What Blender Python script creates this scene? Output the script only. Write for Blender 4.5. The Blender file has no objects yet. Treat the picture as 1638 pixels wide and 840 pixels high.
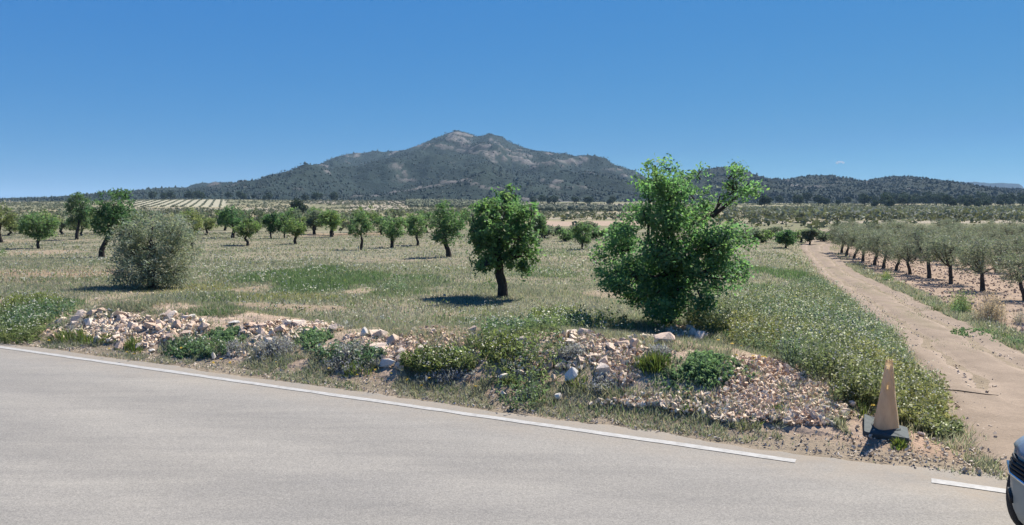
import bpy, bmesh, math, random
import numpy as np
from mathutils import Vector, Matrix, Euler

S = bpy.context.scene
COL = S.collection
R = math.radians
# ------------------------------------------------------------------ camera, world, sun
F = 1250.0; CX = 819.0; CY = 420.0; HOR = 328.0; CAMZ = 2.4
PITCH = math.atan((CY - HOR) / F)
cam_d = bpy.data.cameras.new("camera"); cam_d.sensor_width = 36; cam_d.lens = 36 * F / 1638
cam_d.clip_start = 0.1; cam_d.clip_end = 30000
cam = bpy.data.objects.new("camera", cam_d); COL.objects.link(cam)
cam.location = (0, 0, CAMZ); cam.rotation_euler = (R(90) - PITCH, 0, 0)
S.camera = cam
SUN_AZ = R(43)      # angle from +Y (view direction) towards +X
SUN_EL = R(50)
W = bpy.data.worlds.new("World"); S.world = W; W.use_nodes = True
wn = W.node_tree.nodes; wl = W.node_tree.links
bg = wn["Background"]; bg.inputs["Strength"].default_value = 0.10
sky = wn.new("ShaderNodeTexSky"); sky.sky_type = 'NISHITA'; sky.sun_disc = False
sky.sun_elevation = SUN_EL; sky.sun_rotation = SUN_AZ
sky.altitude = 3000; sky.air_density = 1.0; sky.dust_density = 0.0; sky.ozone_density = 8.0
EXPO = 1.1
bg.inputs["Strength"].default_value = 0.10
ssep = wn.new("ShaderNodeSeparateColor"); scmb = wn.new("ShaderNodeCombineColor"); wl.new(sky.outputs[0], ssep.inputs[0])
for ch, (ref, out, pw) in enumerate(((1.30, 0.46, 0.90), (2.70, 2.38, 0.46), (5.80, 5.95, 0.12))):   # camera response of the deep blue spring sky
    dv = wn.new("ShaderNodeMath"); dv.operation = 'MULTIPLY'; dv.inputs[1].default_value = 1 / ref; wl.new(ssep.outputs[ch], dv.inputs[0])
    pp = wn.new("ShaderNodeMath"); pp.operation = 'POWER'; pp.inputs[1].default_value = pw; wl.new(dv.outputs[0], pp.inputs[0])
    li = wn.new("ShaderNodeMath"); li.operation = 'MULTIPLY'; li.inputs[1].default_value = 0.66; wl.new(dv.outputs[0], li.inputs[0])
    mxn = wn.new("ShaderNodeMath"); mxn.operation = 'MAXIMUM'; wl.new(pp.outputs[0], mxn.inputs[0]); wl.new(li.outputs[0], mxn.inputs[1])
    ml = wn.new("ShaderNodeMath"); ml.operation = 'MULTIPLY'; ml.inputs[1].default_value = out * 2 ** -EXPO; wl.new(mxn.outputs[0], ml.inputs[0]); wl.new(ml.outputs[0], scmb.inputs[ch])
wl.new(scmb.outputs[0], bg.inputs["Color"])
sun_d = bpy.data.lights.new("sun", 'SUN'); sun_d.energy = 4.4; sun_d.angle = R(0.5); sun_d.color = (1.0, 0.95, 0.88)
sun = bpy.data.objects.new("sun", sun_d); COL.objects.link(sun)
sdir = Vector((math.sin(SUN_AZ) * math.cos(SUN_EL), math.cos(SUN_AZ) * math.cos(SUN_EL), math.sin(SUN_EL)))
sun.rotation_euler = sdir.to_track_quat('Z', 'Y').to_euler()
S.view_settings.view_transform = 'Standard'; S.view_settings.look = 'None'
S.view_settings.exposure = EXPO; S.view_settings.gamma = 1.0
S.view_settings.use_curve_mapping = False
S.cycles.max_bounces = 8; S.cycles.diffuse_bounces = 6; S.cycles.transparent_max_bounces = 6; S.cycles.volume_bounces = 0

rng = np.random.default_rng(11)
random.seed(11)

# ------------------------------------------------------------------ noise and small maths
def _h(ix, iy, seed):
    n = (ix.astype(np.int64) * 374761393 + iy.astype(np.int64) * 668265263 + seed * 1442695041) & 0x7fffffff
    n = ((n ^ (n >> 13)) * 1274126177) & 0x7fffffff
    n = (n ^ (n >> 16)) & 0xffff
    return n / 65535.0
def vnoise(x, y, seed=0):
    x = np.asarray(x, float); y = np.asarray(y, float)
    ix = np.floor(x); iy = np.floor(y); fx = x - ix; fy = y - iy
    fx = fx * fx * (3 - 2 * fx); fy = fy * fy * (3 - 2 * fy)
    a = _h(ix, iy, seed); b = _h(ix + 1, iy, seed); c = _h(ix, iy + 1, seed); d = _h(ix + 1, iy + 1, seed)
    return (a * (1 - fx) + b * fx) * (1 - fy) + (c * (1 - fx) + d * fx) * fy
def fbm(x, y, o=4, seed=0):
    t = 0; a = 0.5; s = 0; x = np.asarray(x, float); y = np.asarray(y, float)
    for k in range(o):
        t = t + a * vnoise(x * 2 ** k + 17.3 * k, y * 2 ** k - 9.1 * k, seed + k); s += a; a *= 0.5
    return t / s
def sst(a, b, x):
    t = np.clip((x - a) / (b - a), 0, 1); return t * t * (3 - 2 * t)
def lerp(a, b, t): return a + (b - a) * t

# ------------------------------------------------------------------ lie of the land
PX0, PY0 = 2.789, 7.091                     # a point on the white edge line
DX, DY = 0.88672, -0.46231                   # along the road, to the right and towards us
NX, NY = 0.46231, 0.88672                    # away from the road
def n_of(x, y): return (x - PX0) * NX + (y - PY0) * NY
def s_of(x, y): return (x - PX0) * DX + (y - PY0) * DY
def xy_of(s, n): return PX0 + s * DX + n * NX, PY0 + s * DY + n * NY
FARQ = [130, 180, 250, 350, 500, 700, 900, 1300, 2500, 12000]
FARZ = [-1.0, -1.2, -1.2, -1.0, -0.2, 2.0, 5.0, 12.0, 22.0, 30.0]
FQ = np.array([-500, 8.6, 9.2, 10.0, 10.8, 13, 18, 23, 30, 45, 60, 90] + FARQ, float)
FZ = np.array([0, 0, 0.02, 0.14, 0.24, 0.27, 0.10, -0.08, -0.30, -0.55, -0.70, -0.80] + FARZ, float)
TQ = np.array([-500, 9.0, 10, 14, 20, 30, 45, 90] + FARQ, float)
TZ = np.array([0, 0, -0.04, -0.28, -0.62, -0.92, -1.05, -0.95] + FARZ, float)
def q_of(x, y):
    n = n_of(x, y); t = sst(5, 25, n)
    return lerp(8.71 + n, y, t)
def zt(x, y): return np.interp(q_of(x, y), TQ, TZ)
def ray(px, py):
    v = Vector(((px - CX) / F, (CY - py) / F, -1.0)); v.rotate(cam.rotation_euler); return v
MT = np.concatenate([np.arange(3, 40, 0.06), 40 * 1.002 ** np.arange(0, 2100)])
def march(px, py, fz):
    v = ray(px, py); d = CAMZ + v.z * MT - fz(v.x * MT, v.y * MT)
    i = int(np.argmax(d < 0)) if (d < 0).any() else len(MT) - 1
    i = max(i, 1); k = d[i - 1] / (d[i - 1] - d[i] + 1e-12); t = MT[i - 1] + (MT[i] - MT[i - 1]) * float(np.clip(k, 0, 1))
    return v.x * t, v.y * t
TRL = [(1640, 775), (1585, 720), (1560, 690), (1530, 655), (1497, 600), (1445, 545), (1395, 500), (1350, 465), (1318, 440), (1300, 418), (1287, 402), (1282, 395), (1290, 389)]
TRR = [(1638, 572), (1560, 530), (1500, 500), (1440, 470), (1400, 452), (1365, 435), (1340, 415), (1326, 402), (1324, 395), (1335, 389)]
tl = sorted([march(a, b, zt) for a, b in TRL], key=lambda p: p[1]); tr = sorted([march(a, b, zt) for a, b in TRR], key=lambda p: p[1])
tlx = np.array([p[0] for p in tl]); tly = np.array([p[1] for p in tl])
trx = np.array([9.2, 8.9] + [p[0] for p in tr]); try_ = np.array([4.0, 9.5] + [p[1] for p in tr])
def xL(y): return np.interp(y, tly, tlx) + np.maximum(y - tly[-1], 0) * 0.42
def xR(y): return np.interp(y, try_, trx) + np.maximum(y - try_[-1], 0) * 0.42
def crest(s):
    h = np.interp(s, [-60, -22, -13.5, -12.6, -11, -8.5, -7.6, -6.5, -5, -3.5, -2.2, -1.2, -0.2, 0.7], [0.0, 0.02, 0.06, 0.34, 0.36, 0.26, 0.20, 0.24, 0.30, 0.34, 0.36, 0.38, 0.22, 0])
    return h
def zg(x, y):
    x = np.asarray(x, float); y = np.asarray(y, float)
    q = q_of(x, y); n = n_of(x, y); s = s_of(x, y)
    zf = np.interp(q, FQ, FZ)
    c = crest(s)
    zf = zf + c * sst(0.55, 1.9, n) * (1 - sst(2.2, 3.8, n)) * (0.75 + 0.5 * fbm(s * 0.9, n * 0.9, 3, 5))
    near = sst(0.5, 2.0, n) * (1 - sst(60, 140, y))
    zf = zf + near * 0.22 * (fbm(x * 0.30, y * 0.30, 3, 21) - 0.5)
    zo = np.interp(q, TQ, TZ)
    w = sst(-1.7, -0.05, x - xL(y)) * (1 - sst(90, 130, y))
    z = lerp(zf, zo, w)
    # the slope of the left vineyard and of the terraces further along
    z = z + 4.2 * np.exp(-((x + 330) / 170) ** 2 - ((y - 820) / 190) ** 2) + 2.2 * np.exp(-((x + 100) / 120) ** 2 - ((y - 760) / 150) ** 2)
    return z
def at(px, py):
    return march(px, py, zg)
def ground(px, py):
    x, y = at(px, py); return Vector((x, y, float(zg(x, y))))

# ------------------------------------------------------------------ mesh and object helpers
def tagit(o, label=None, cat=None, group=None, kind=None):
    if label: o["label"] = label
    if cat: o["category"] = cat
    if group: o["group"] = group
    if kind: o["kind"] = kind
    return o
def thing(name, label, cat, loc=(0, 0, 0), group=None, rz=0):
    o = bpy.data.objects.new(name, None); COL.objects.link(o); o.location = loc; o.rotation_euler.z = rz
    o.empty_display_size = 0.2
    return tagit(o, label, cat, group)
def mesh_np(name, V, Fa, mat, parent=None, col=None, smooth=False, kind=None):
    V = np.ascontiguousarray(V, np.float32); Fa = np.ascontiguousarray(Fa, np.int32); k = Fa.shape[1]
    me = bpy.data.meshes.new(name)
    me.vertices.add(len(V)); me.vertices.foreach_set("co", V.ravel())
    me.loops.add(Fa.size); me.loops.foreach_set("vertex_index", Fa.ravel())
    me.polygons.add(len(Fa)); me.polygons.foreach_set("loop_start", np.arange(0, Fa.size, k, dtype=np.int32))
    me.polygons.foreach_set("loop_total", np.full(len(Fa), k, np.int32))
    me.polygons.foreach_set("use_smooth", np.full(len(Fa), smooth, bool))
    me.update(calc_edges=True)
    if col is not None:
        a = me.color_attributes.new("Col", 'FLOAT_COLOR', 'POINT')
        c = np.ones((len(V), 4), np.float32); c[:, :3] = col; a.data.foreach_set("color", c.ravel())
    if mat: me.materials.append(mat)
    o = bpy.data.objects.new(name, me); COL.objects.link(o); o.parent = parent
    if kind: o["kind"] = kind
    return o
def bm_obj(name, bm, mat, parent=None, smooth=False):
    me = bpy.data.meshes.new(name); bm.to_mesh(me); bm.free()
    if smooth:
        for p in me.polygons: p.use_smooth = True
    me.materials.append(mat)
    o = bpy.data.objects.new(name, me); COL.objects.link(o); o.parent = parent
    return o
def grid_faces(nu, nv):
    i, j = np.meshgrid(np.arange(nu - 1), np.arange(nv - 1), indexing='ij')
    a = (i * nv + j).ravel(); return np.stack([a, a + nv, a + nv + 1, a + 1], 1)
def tube(pts, rad, k=7, seed=0, rough=0.0):
    pts = np.array(pts, float); n = len(pts); rg = np.random.default_rng(seed)
    V = []
    for i in range(n):
        d = pts[min(i + 1, n - 1)] - pts[max(i - 1, 0)]; d /= (np.linalg.norm(d) + 1e-9)
        a = np.cross(d, [0.31, 0.95, 0.05]); a /= (np.linalg.norm(a) + 1e-9); b = np.cross(d, a)
        for j in range(k):
            t = 2 * math.pi * j / k
            V.append(pts[i] + (a * math.cos(t) + b * math.sin(t)) * rad[i] * (1 + rough * (rg.random() - 0.5)))
    Fa = []
    for i in range(n - 1):
        for j in range(k):
            Fa.append((i * k + j, i * k + (j + 1) % k, (i + 1) * k + (j + 1) % k, (i + 1) * k + j))
    V.append(pts[-1]); t = len(V) - 1
    for j in range(k): Fa.append(((n - 1) * k + j, (n - 1) * k + (j + 1) % k, t, t))
    return np.array(V), Fa
def tube_obj(name, pts, rad, mat, parent, k=7, seed=0, rough=0.25):
    V, Fa = tube(pts, rad, k, seed, rough)
    me = bpy.data.meshes.new(name); me.from_pydata([tuple(v) for v in V], [], [tuple(dict.fromkeys(f)) for f in Fa])
    for p in me.polygons: p.use_smooth = True
    me.materials.append(mat); o = bpy.data.objects.new(name, me); COL.objects.link(o); o.parent = parent
    return o
def rand_rot(n, rg):
    q = rg.normal(size=(n, 4)); q /= np.linalg.norm(q, axis=1)[:, None]
    w, x, y, z = q.T
    M = np.stack([1 - 2 * (y * y + z * z), 2 * (x * y - w * z), 2 * (x * z + w * y), 2 * (x * y + w * z), 1 - 2 * (x * x + z * z), 2 * (y * z - w * x), 2 * (x * z - w * y), 2 * (y * z + w * x), 1 - 2 * (x * x + y * y)], 1)
    return M.reshape(n, 3, 3)
def scatter(bv, bf, P, sc, rot):
    """copies of one small mesh (bv, bf triangles) at P, joined"""
    n = len(P); k = len(bv)
    V = np.einsum('nij,nkj->nki', rot, bv[None] * sc.reshape(n, -1, 1 if sc.ndim == 1 else 3) if sc.ndim == 1 else bv[None] * sc[:, None, :]) + P[:, None, :]
    Fa = bf[None] + (np.arange(n) * k)[:, None, None]
    return V.reshape(-1, 3), Fa.reshape(-1, bf.shape[1])

# ------------------------------------------------------------------ materials
def mat_new(name, rough=0.85):
    m = bpy.data.materials.new(name); m.use_nodes = True
    b = m.node_tree.nodes["Principled BSDF"]; b.inputs["Roughness"].default_value = rough
    b.inputs["Specular IOR Level"].default_value = 0.25
    return m, m.node_tree.nodes, m.node_tree.links, b
def N(nodes, t, **kw):
    n = nodes.new(t)
    for k, v in kw.items(): setattr(n, k, v)
    return n
def noise_tex(nodes, links, scale, detail=6, rough=0.6, coord="Object", stretch=None):
    tc = nodes.new("ShaderNodeTexCoord"); t = nodes.new("ShaderNodeTexNoise")
    t.inputs["Scale"].default_value = scale; t.inputs["Detail"].default_value = detail; t.inputs["Roughness"].default_value = rough
    if stretch:
        mp = nodes.new("ShaderNodeMapping"); mp.inputs["Scale"].default_value = stretch[0]; mp.inputs["Rotation"].default_value = stretch[1]
        links.new(tc.outputs[coord], mp.inputs[0]); links.new(mp.outputs[0], t.inputs[0])
    else: links.new(tc.outputs[coord], t.inputs[0])
    return t
def ramp(nodes, links, src, stops):
    r = nodes.new("ShaderNodeValToRGB"); e = r.color_ramp.elements
    while len(e) < len(stops): e.new(0.5)
    for k, (p, c) in enumerate(stops):
        e[k].position = p; e[k].color = (c[0], c[1], c[2], 1) if not isinstance(c, float) else (c, c, c, 1)
    links.new(src, r.inputs[0]); return r
def mixc(nodes, links, a, b, fac, mode='MIX'):
    m = nodes.new("ShaderNodeMix"); m.data_type = 'RGBA'; m.blend_type = mode
    for s, v in ((m.inputs[0], fac), (m.inputs[6], a), (m.inputs[7], b)):
        if isinstance(v, (int, float)): s.default_value = v
        elif isinstance(v, tuple): s.default_value = (v[0], v[1], v[2], 1)
        else: links.new(v, s)
    return m.outputs[2]
def bump(nodes, links, b, h, strength, dist):
    p = nodes.new("ShaderNodeBump"); p.inputs["Strength"].default_value = strength; p.inputs["Distance"].default_value = dist
    links.new(h, p.inputs["Height"]); links.new(p.outputs[0], b.inputs["Normal"])

def attr_ground(name, scales, amt=0.35, bstr=0.6, bdist=0.03):
    m, n, l, b = mat_new(name, 0.95)
    at_ = N(n, "ShaderNodeVertexColor", layer_name="Col")
    t1 = noise_tex(n, l, scales[0], 8, 0.65); t2 = noise_tex(n, l, scales[1], 6, 0.7)
    r1 = ramp(n, l, t1.outputs[0], [(0.3, 1 - amt), (0.7, 1 + amt * 0.8)])
    r1.color_ramp.elements[1].color = (1 + amt * 0.8,) * 3 + (1,)
    r2 = ramp(n, l, t2.outputs[0], [(0.3, 1 - amt), (0.7, 1.0)])
    r2.color_ramp.elements[1].color = (1 + amt * 0.7,) * 3 + (1,)
    c = mixc(n, l, at_.outputs[0], r1.outputs[0], 1.0, 'MULTIPLY'); c = mixc(n, l, c, r2.outputs[0], 1.0, 'MULTIPLY')
    l.new(c, b.inputs["Base Color"]); bump(n, l, b, t2.outputs[0], bstr, bdist)
    b.inputs["Specular IOR Level"].default_value = 0.05
    return m
M = {}
M['ground'] = attr_ground("field_soil", (0.9, 9.0), 0.25, 0.7, 0.05)
M['hill'] = attr_ground("hill_scrub", (0.02, 0.09), 0.42, 1.0, 6.0)

def foliage(name, trans=0.35, var=0.12, rough=0.6, tcol=(1.15, 1.25, 0.55)):
    m, n, l, b = mat_new(name, rough)
    a = N(n, "ShaderNodeVertexColor", layer_name="Col"); oi = n.new("ShaderNodeObjectInfo")
    hv = n.new("ShaderNodeHueSaturation")
    mr = n.new("ShaderNodeMapRange"); mr.inputs[3].default_value = 1 - var; mr.inputs[4].default_value = 1 + var
    l.new(oi.outputs["Random"], mr.inputs[0]); l.new(mr.outputs[0], hv.inputs["Value"]); l.new(a.outputs[0], hv.inputs["Color"])
    l.new(hv.outputs[0], b.inputs["Base Color"])
    tr = n.new("ShaderNodeBsdfTranslucent")
    tc = mixc(n, l, hv.outputs[0], tcol, 1.0, 'MULTIPLY'); l.new(tc, tr.inputs[0])
    mx = n.new("ShaderNodeMixShader"); mx.inputs[0].default_value = trans
    l.new(b.outputs[0], mx.inputs[1]); l.new(tr.outputs[0], mx.inputs[2]); l.new(mx.outputs[0], n["Material Output"].inputs[0])
    b.inputs["Specular IOR Level"].default_value = 0.4
    return m
M['leaf'] = foliage("leaf_green", 0.62, 0.12, 0.6, (1.08, 1.2, 0.85))
M['olive'] = foliage("olive_leaf", 0.45, 0.10, 0.6, (1.0, 1.0, 0.8))
M['grass'] = foliage("grass_blades", 0.52, 0.0, 0.8, (1.08, 1.12, 0.8))
M['needle'] = foliage("pine_foliage", 0.15, 0.15, 0.9)

def bark(name, c1, c2):
    m, n, l, b = mat_new(name, 0.95)
    t = noise_tex(n, l, 14, 6, 0.7, "Object", ((1, 1, 0.3), (0, 0, 0)))
    r = ramp(n, l, t.outputs[0], [(0.3, c1), (0.7, c2)]); l.new(r.outputs[0], b.inputs["Base Color"]); bump(n, l, b, t.outputs[0], 0.8, 0.03)
    return m
M['bark'] = bark("almond_bark", (0.018, 0.015, 0.014), (0.075, 0.062, 0.052))
M['olivebark'] = bark("olive_bark", (0.03, 0.026, 0.022), (0.12, 0.10, 0.08))

def asphalt():
    m, n, l, b = mat_new("old_asphalt", 0.9)
    t1 = noise_tex(n, l, 0.35, 5, 0.6); t2 = noise_tex(n, l, 60, 3, 0.7); t3 = noise_tex(n, l, 2.2, 6, 0.65, "Object", ((0.25, 1.6, 1), (0, 0, R(27.54))))
    t4 = noise_tex(n, l, 190, 2, 0.6)
    base = ramp(n, l, t1.outputs[0], [(0.3, (0.232, 0.221, 0.200)), (0.7, (0.275, 0.258, 0.226))])
    r2 = ramp(n, l, t2.outputs[0], [(0.25, (0.62, 0.62, 0.62)), (0.75, (1.25, 1.24, 1.22))]); r3 = ramp(n, l, t3.outputs[0], [(0.25, (0.84, 0.84, 0.85)), (0.75, (1.1, 1.09, 1.07))])
    r4 = ramp(n, l, t4.outputs[0], [(0.3, (0.7, 0.7, 0.7)), (0.7, (1.2, 1.2, 1.2))])
    c = mixc(n, l, base.outputs[0], r2.outputs[0], 1.0, 'MULTIPLY'); c = mixc(n, l, c, r3.outputs[0], 1.0, 'MULTIPLY'); c = mixc(n, l, c, r4.outputs[0], 1.0, 'MULTIPLY')
    # sandy dust blown in from the verge
    a = N(n, "ShaderNodeVertexColor", layer_name="Col"); sp = n.new("ShaderNodeSeparateColor"); l.new(a.outputs[0], sp.inputs[0])
    nz = noise_tex(n, l, 3.0, 6, 0.7); mul = n.new("ShaderNodeMath"); mul.operation = 'MULTIPLY'; l.new(sp.outputs[0], mul.inputs[0])
    rr = ramp(n, l, nz.outputs[0], [(0.35, 0.25), (0.62, 1.0)]); l.new(rr.outputs[0], mul.inputs[1])
    c = mixc(n, l, c, (0.27, 0.225, 0.17), mul.outputs[0])
    tc = n.new("ShaderNodeTexCoord"); mp = n.new("ShaderNodeMapping"); mp.inputs["Rotation"].default_value = (0, 0, R(27.54)); l.new(tc.outputs["Object"], mp.inputs[0])
    wv = n.new("ShaderNodeTexWave"); wv.wave_type = 'BANDS'; wv.bands_direction = 'Y'; wv.inputs["Scale"].default_value = 0.20; wv.inputs["Distortion"].default_value = 1.6; wv.inputs["Detail"].default_value = 3; wv.inputs["Detail Scale"].default_value = 0.8; l.new(mp.outputs[0], wv.inputs[0])
    rw = ramp(n, l, wv.outputs[0], [(0.2, (0.95, 0.95, 0.952)), (0.8, (1.03, 1.028, 1.025))]); c = mixc(n, l, c, rw.outputs[0], 1.0, 'MULTIPLY')
    st = noise_tex(n, l, 0.8, 7, 0.75); rs = ramp(n, l, st.outputs[0], [(0.62, (1, 1, 1)), (0.75, (0.86, 0.85, 0.84))]); c = mixc(n, l, c, rs.outputs[0], 1.0, 'MULTIPLY')
    l.new(c, b.inputs["Base Color"]); bump(n, l, b, t2.outputs[0], 0.5, 0.006)
    return m
M['asphalt'] = asphalt()
def paint_line():
    m, n, l, b = mat_new("worn_white_paint", 0.7)
    t = noise_tex(n, l, 11, 10, 0.8); r = ramp(n, l, t.outputs[0], [(0.36, (0.25, 0.24, 0.22)), (0.47, (0.325, 0.315, 0.29)), (0.62, (0.385, 0.375, 0.35))])
    l.new(r.outputs[0], b.inputs["Base Color"]); return m
M['line'] = paint_line()
def rock(name, stops, sc=5):
    m, n, l, b = mat_new(name, 0.95)
    oi = n.new("ShaderNodeObjectInfo"); t = noise_tex(n, l, sc, 8, 0.7)
    add = n.new("ShaderNodeMath"); add.operation = 'MULTIPLY_ADD'; add.inputs[1].default_value = 0.5; l.new(oi.outputs["Random"], add.inputs[0])
    half = n.new("ShaderNodeMath"); half.operation = 'MULTIPLY'; half.inputs[1].default_value = 0.55; l.new(t.outputs[0], half.inputs[0]); l.new(half.outputs[0], add.inputs[2])
    r = ramp(n, l, add.outputs[0], stops); l.new(r.outputs[0], b.inputs["Base Color"]); bump(n, l, b, t.outputs[0], 0.7, 0.03)
    b.inputs["Specular IOR Level"].default_value = 0.1
    return m
M['stone'] = rock("rubble_stone", [(0.1, (0.42, 0.295, 0.215)), (0.35, (0.54, 0.40, 0.30)), (0.6, (0.60, 0.48, 0.375)), (0.85, (0.70, 0.60, 0.49))])
M['whitestone'] = rock("pale_limestone", [(0.1, (0.54, 0.47, 0.38)), (0.8, (0.72, 0.65, 0.54))])
M['greystone'] = rock("grey_limestone", [(0.1, (0.46, 0.42, 0.37)), (0.8, (0.64, 0.60, 0.53))])
M['pinkstone'] = rock("pink_limestone", [(0.1, (0.54, 0.38, 0.27)), (0.8, (0.70, 0.55, 0.42))])
def gravel_mat():
    m, n, l, b = mat_new("gravel_chips", 0.95); a = N(n, "ShaderNodeVertexColor", layer_name="Col"); l.new(a.outputs[0], b.inputs["Base Color"])
    b.inputs["Specular IOR Level"].default_value = 0.05
    return m
M['gravel'] = gravel_mat()
def flat(name, c, rough=0.8, spec=0.3, metal=0.0):
    m, n, l, b = mat_new(name, rough); b.inputs["Base Color"].default_value = (*c, 1); b.inputs["Specular IOR Level"].default_value = spec; b.inputs["Metallic"].default_value = metal
    return m

# ------------------------------------------------------------------ ground sheet
PATCH = []   # bare or lush ground:  x, y, rx, ry, kind, strength
def patch(px, py, rx, ry, kind, st=1.0):
    x, y = at(px, py); a = at(px, py + ry); b = at(px, py - ry)
    PATCH.append((x, y, rx * y / F, max(abs(b[1] - a[1]) / 2, 0.2), kind, st))
for a in [(415, 463, 42, 7, 'bare'), (470, 491, 110, 5, 'bare'), (385, 494, 50, 5, 'bare'), (575, 466, 28, 6, 'bare'), (180, 480, 40, 6, 'bare', .7), (100, 436, 150, 9, 'red'), (20, 452, 60, 6, 'red', .7),
          (60, 403, 70, 4, 'bare', .9), (190, 425, 60, 6, 'red', .6), (725, 505, 40, 5, 'bare', .7), (960, 470, 40, 6, 'bare', .8), (700, 470, 60, 5, 'bare', .5), (900, 438, 60, 6, 'bare', .35),
          (870, 360, 60, 5, 'bare', .5), (1010, 475, 50, 6, 'bare', .6), (340, 365, 25, 6, 'bare'), (520, 376, 60, 3, 'bare'), (600, 374, 60, 3, 'red', .8), (60, 385, 80, 3, 'bare', .6),
          (470, 440, 70, 14, 'lush'), (520, 452, 80, 12, 'lush'), (560, 445, 70, 10, 'lush', .8), (650, 450, 70, 12, 'lush', .6), (640, 470, 50, 7, 'lush', .6), (330, 480, 60, 8, 'lush', .5), (870, 440, 60, 8, 'lush', .5), (880, 405, 50, 6, 'lush', .4),
          (1270, 440, 40, 14, 'lush', .9), (1240, 465, 50, 10, 'lush', .6), (60, 490, 70, 14, 'lush', .9), (10, 520, 60, 20, 'lush', .7), (330, 500, 60, 8, 'lush', .6), (620, 500, 80, 12, 'grey', .9), (560, 505, 60, 10, 'grey', .8), (300, 465, 80, 8, 'yellow', .5), (450, 475, 90, 6, 'yellow', .5),
          (900, 500, 100, 22, 'grey', .5), (640, 405, 160, 10, 'grey', .6), (1300, 480, 60, 10, 'yellow', .5), (1345, 468, 14, 8, 'yellow', .9)]:
    patch(*a)
def pm(x, y, kind):
    v = np.zeros_like(np.asarray(x, float)); 
    for (px, py, rx, ry, k, st) in PATCH:
        if k != kind: continue
        d = ((x - px) / rx) ** 2 + ((y - py) / ry) ** 2
        jag = 0.55 * (fbm(x * 1.3, y * 1.3, 4, 77) - 0.5) * 2
        v = np.maximum(v, st * (1 - sst(0.55, 1.25, d + jag)))
    return v
def cover(x, y):
    """how much of the ground is grown over, 0..1"""
    n = n_of(x, y); s = s_of(x, y); t = x - xL(y); tr_ = x - xR(y)
    c = 0.22 + 1.15 * fbm(x * 0.40, y * 0.55, 4, 31)
    c = c * (1 - 0.92 * pm(x, y, 'bare')) * (1 - 0.72 * pm(x, y, 'red')) + 0.3 * pm(x, y, 'lush')
    c = c * sst(0.30, 0.9, n + 0.5 * (fbm(x * 2, y * 2, 3, 3) - 0.5))
    c = c * lerp(1.0, 0.45, sst(0.5, 0.8, n) * (1 - sst(2.0, 2.8, n)) * (crest(s) > 0.03))
    tj = t + 0.5 * (fbm(x * 1.2, y * 1.2, 3, 9) - 0.5)
    c = c * (1 - sst(-0.30, 0.05, tj)) + 0.75 * sst(0.0, 0.3, tr_) * (1 - sst(0.6, 1.5, tr_)) * (fbm(x * .6, y * .6, 3, 12) > 0.42)
    return np.clip(c, 0, 1)
CONE = march(1417, 694, zg)
def clear(x, y):
    d = np.hypot(x - CONE[0], y - CONE[1]); return (d > 0.40) & ~((np.abs(x - CONE[0] - 0.03) < 0.42) & (y < CONE[1] + 0.1) & (y > CONE[1] - 0.9))
def ground_colour(x, y):
    x = np.asarray(x, float); y = np.asarray(y, float)
    n = n_of(x, y); t = x - xL(y); tr_ = x - xR(y)
    soil = np.array([0.27, 0.21, 0.145]); red = np.array([0.255, 0.17, 0.11]); dry = np.array([0.19, 0.182, 0.125]); grn = np.array([0.10, 0.13, 0.055]); sand = np.array([0.25, 0.205, 0.15])
    c = np.tile(soil, (x.size, 1)).reshape(x.shape + (3,))
    def put(colr, w):
        nonlocal c
        c = c * (1 - w[..., None]) + colr * w[..., None]
    put(red, pm(x, y, 'red') * 0.8)
    cv = cover(x, y)
    put(dry, np.clip(cv * 1.1, 0, 1) * 0.85)
    put(grn, pm(x, y, 'lush') * 0.7)
    put(np.array([0.33, 0.23, 0.165]), sst(0.5, 0.9, n) * (1 - sst(2.2, 3.2, n)) * (1 - sst(-0.6, 0.2, t)) * 0.9)
    put(sand, 1 - sst(0.2, 0.9, n))
    put(np.array([0.25, 0.20, 0.14]), sst(-0.5, 0.1, t) * (1 - sst(130, 170, y)))
    put(np.array([0.30, 0.222, 0.160]), sst(0.2, 1.6, tr_) * (1 - sst(110, 130, y)))
    # far fields beyond the orchard
    u = x / np.maximum(y, 1)
    fn = fbm(x * 0.02, y * 0.02, 4, 51)
    far = sst(92, 110, y)
    put(np.array([0.17, 0.165, 0.095]), far * 0.95)
    put(np.array([0.26, 0.225, 0.14]), far * sst(0.5, 0.62, fn))
    def strip(x0, x1, y0, y1, colr, w=1.0):
        yj = y * (1 + 0.10 * (fbm(u * 14, y * 0.004, 3, 61) - 0.5))
        a = sst((x0 - 8 - CX) / F, (x0 + 4 - CX) / F, u) * (1 - sst((x1 - 4 - CX) / F, (x1 + 8 - CX) / F, u)) * (yj > y0) * (yj < y1)
        put(np.array(colr), a * w)
    pale = [0.29, 0.25, 0.185]; pink = [0.33, 0.25, 0.185]
    strip(868, 1020, 128, 175, pink); strip(868, 1012, 205, 225, pale); strip(860, 1010, 320, 365, pale, .6)
    strip(830, 1010, 600, 800, [0.25, 0.22, 0.17]); strip(840, 1010, 430, 500, [0.10, 0.13, 0.06], .8)
    strip(1195, 1900, 148, 178, pale); strip(1170, 1345, 275, 305, pale); strip(1250, 1460, 235, 250, pale, .9)
    strip(1180, 1900, 180, 470, [0.23, 0.205, 0.13], .8)
    strip(560, 650, 430, 640, pale); strip(490, 660, 660, 800, [0.23, 0.20, 0.15]); strip(650, 770, 540, 900, pale, .9); strip(395, 440, 330, 520, pale); strip(420, 470, 260, 420, pale, .6)
    strip(212, 362, 560, 960, [0.33, 0.305, 0.215]); strip(215, 362, 430, 520, pale, .7)
    return c
yr = np.concatenate([np.arange(0.5, 6, 0.5), np.arange(6, 26, 0.15), np.arange(26, 62, 0.45), 62 * 1.024 ** np.arange(0, 155), 62 * 1.024 ** 154 * 1.08 ** np.arange(1, 24)])
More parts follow.
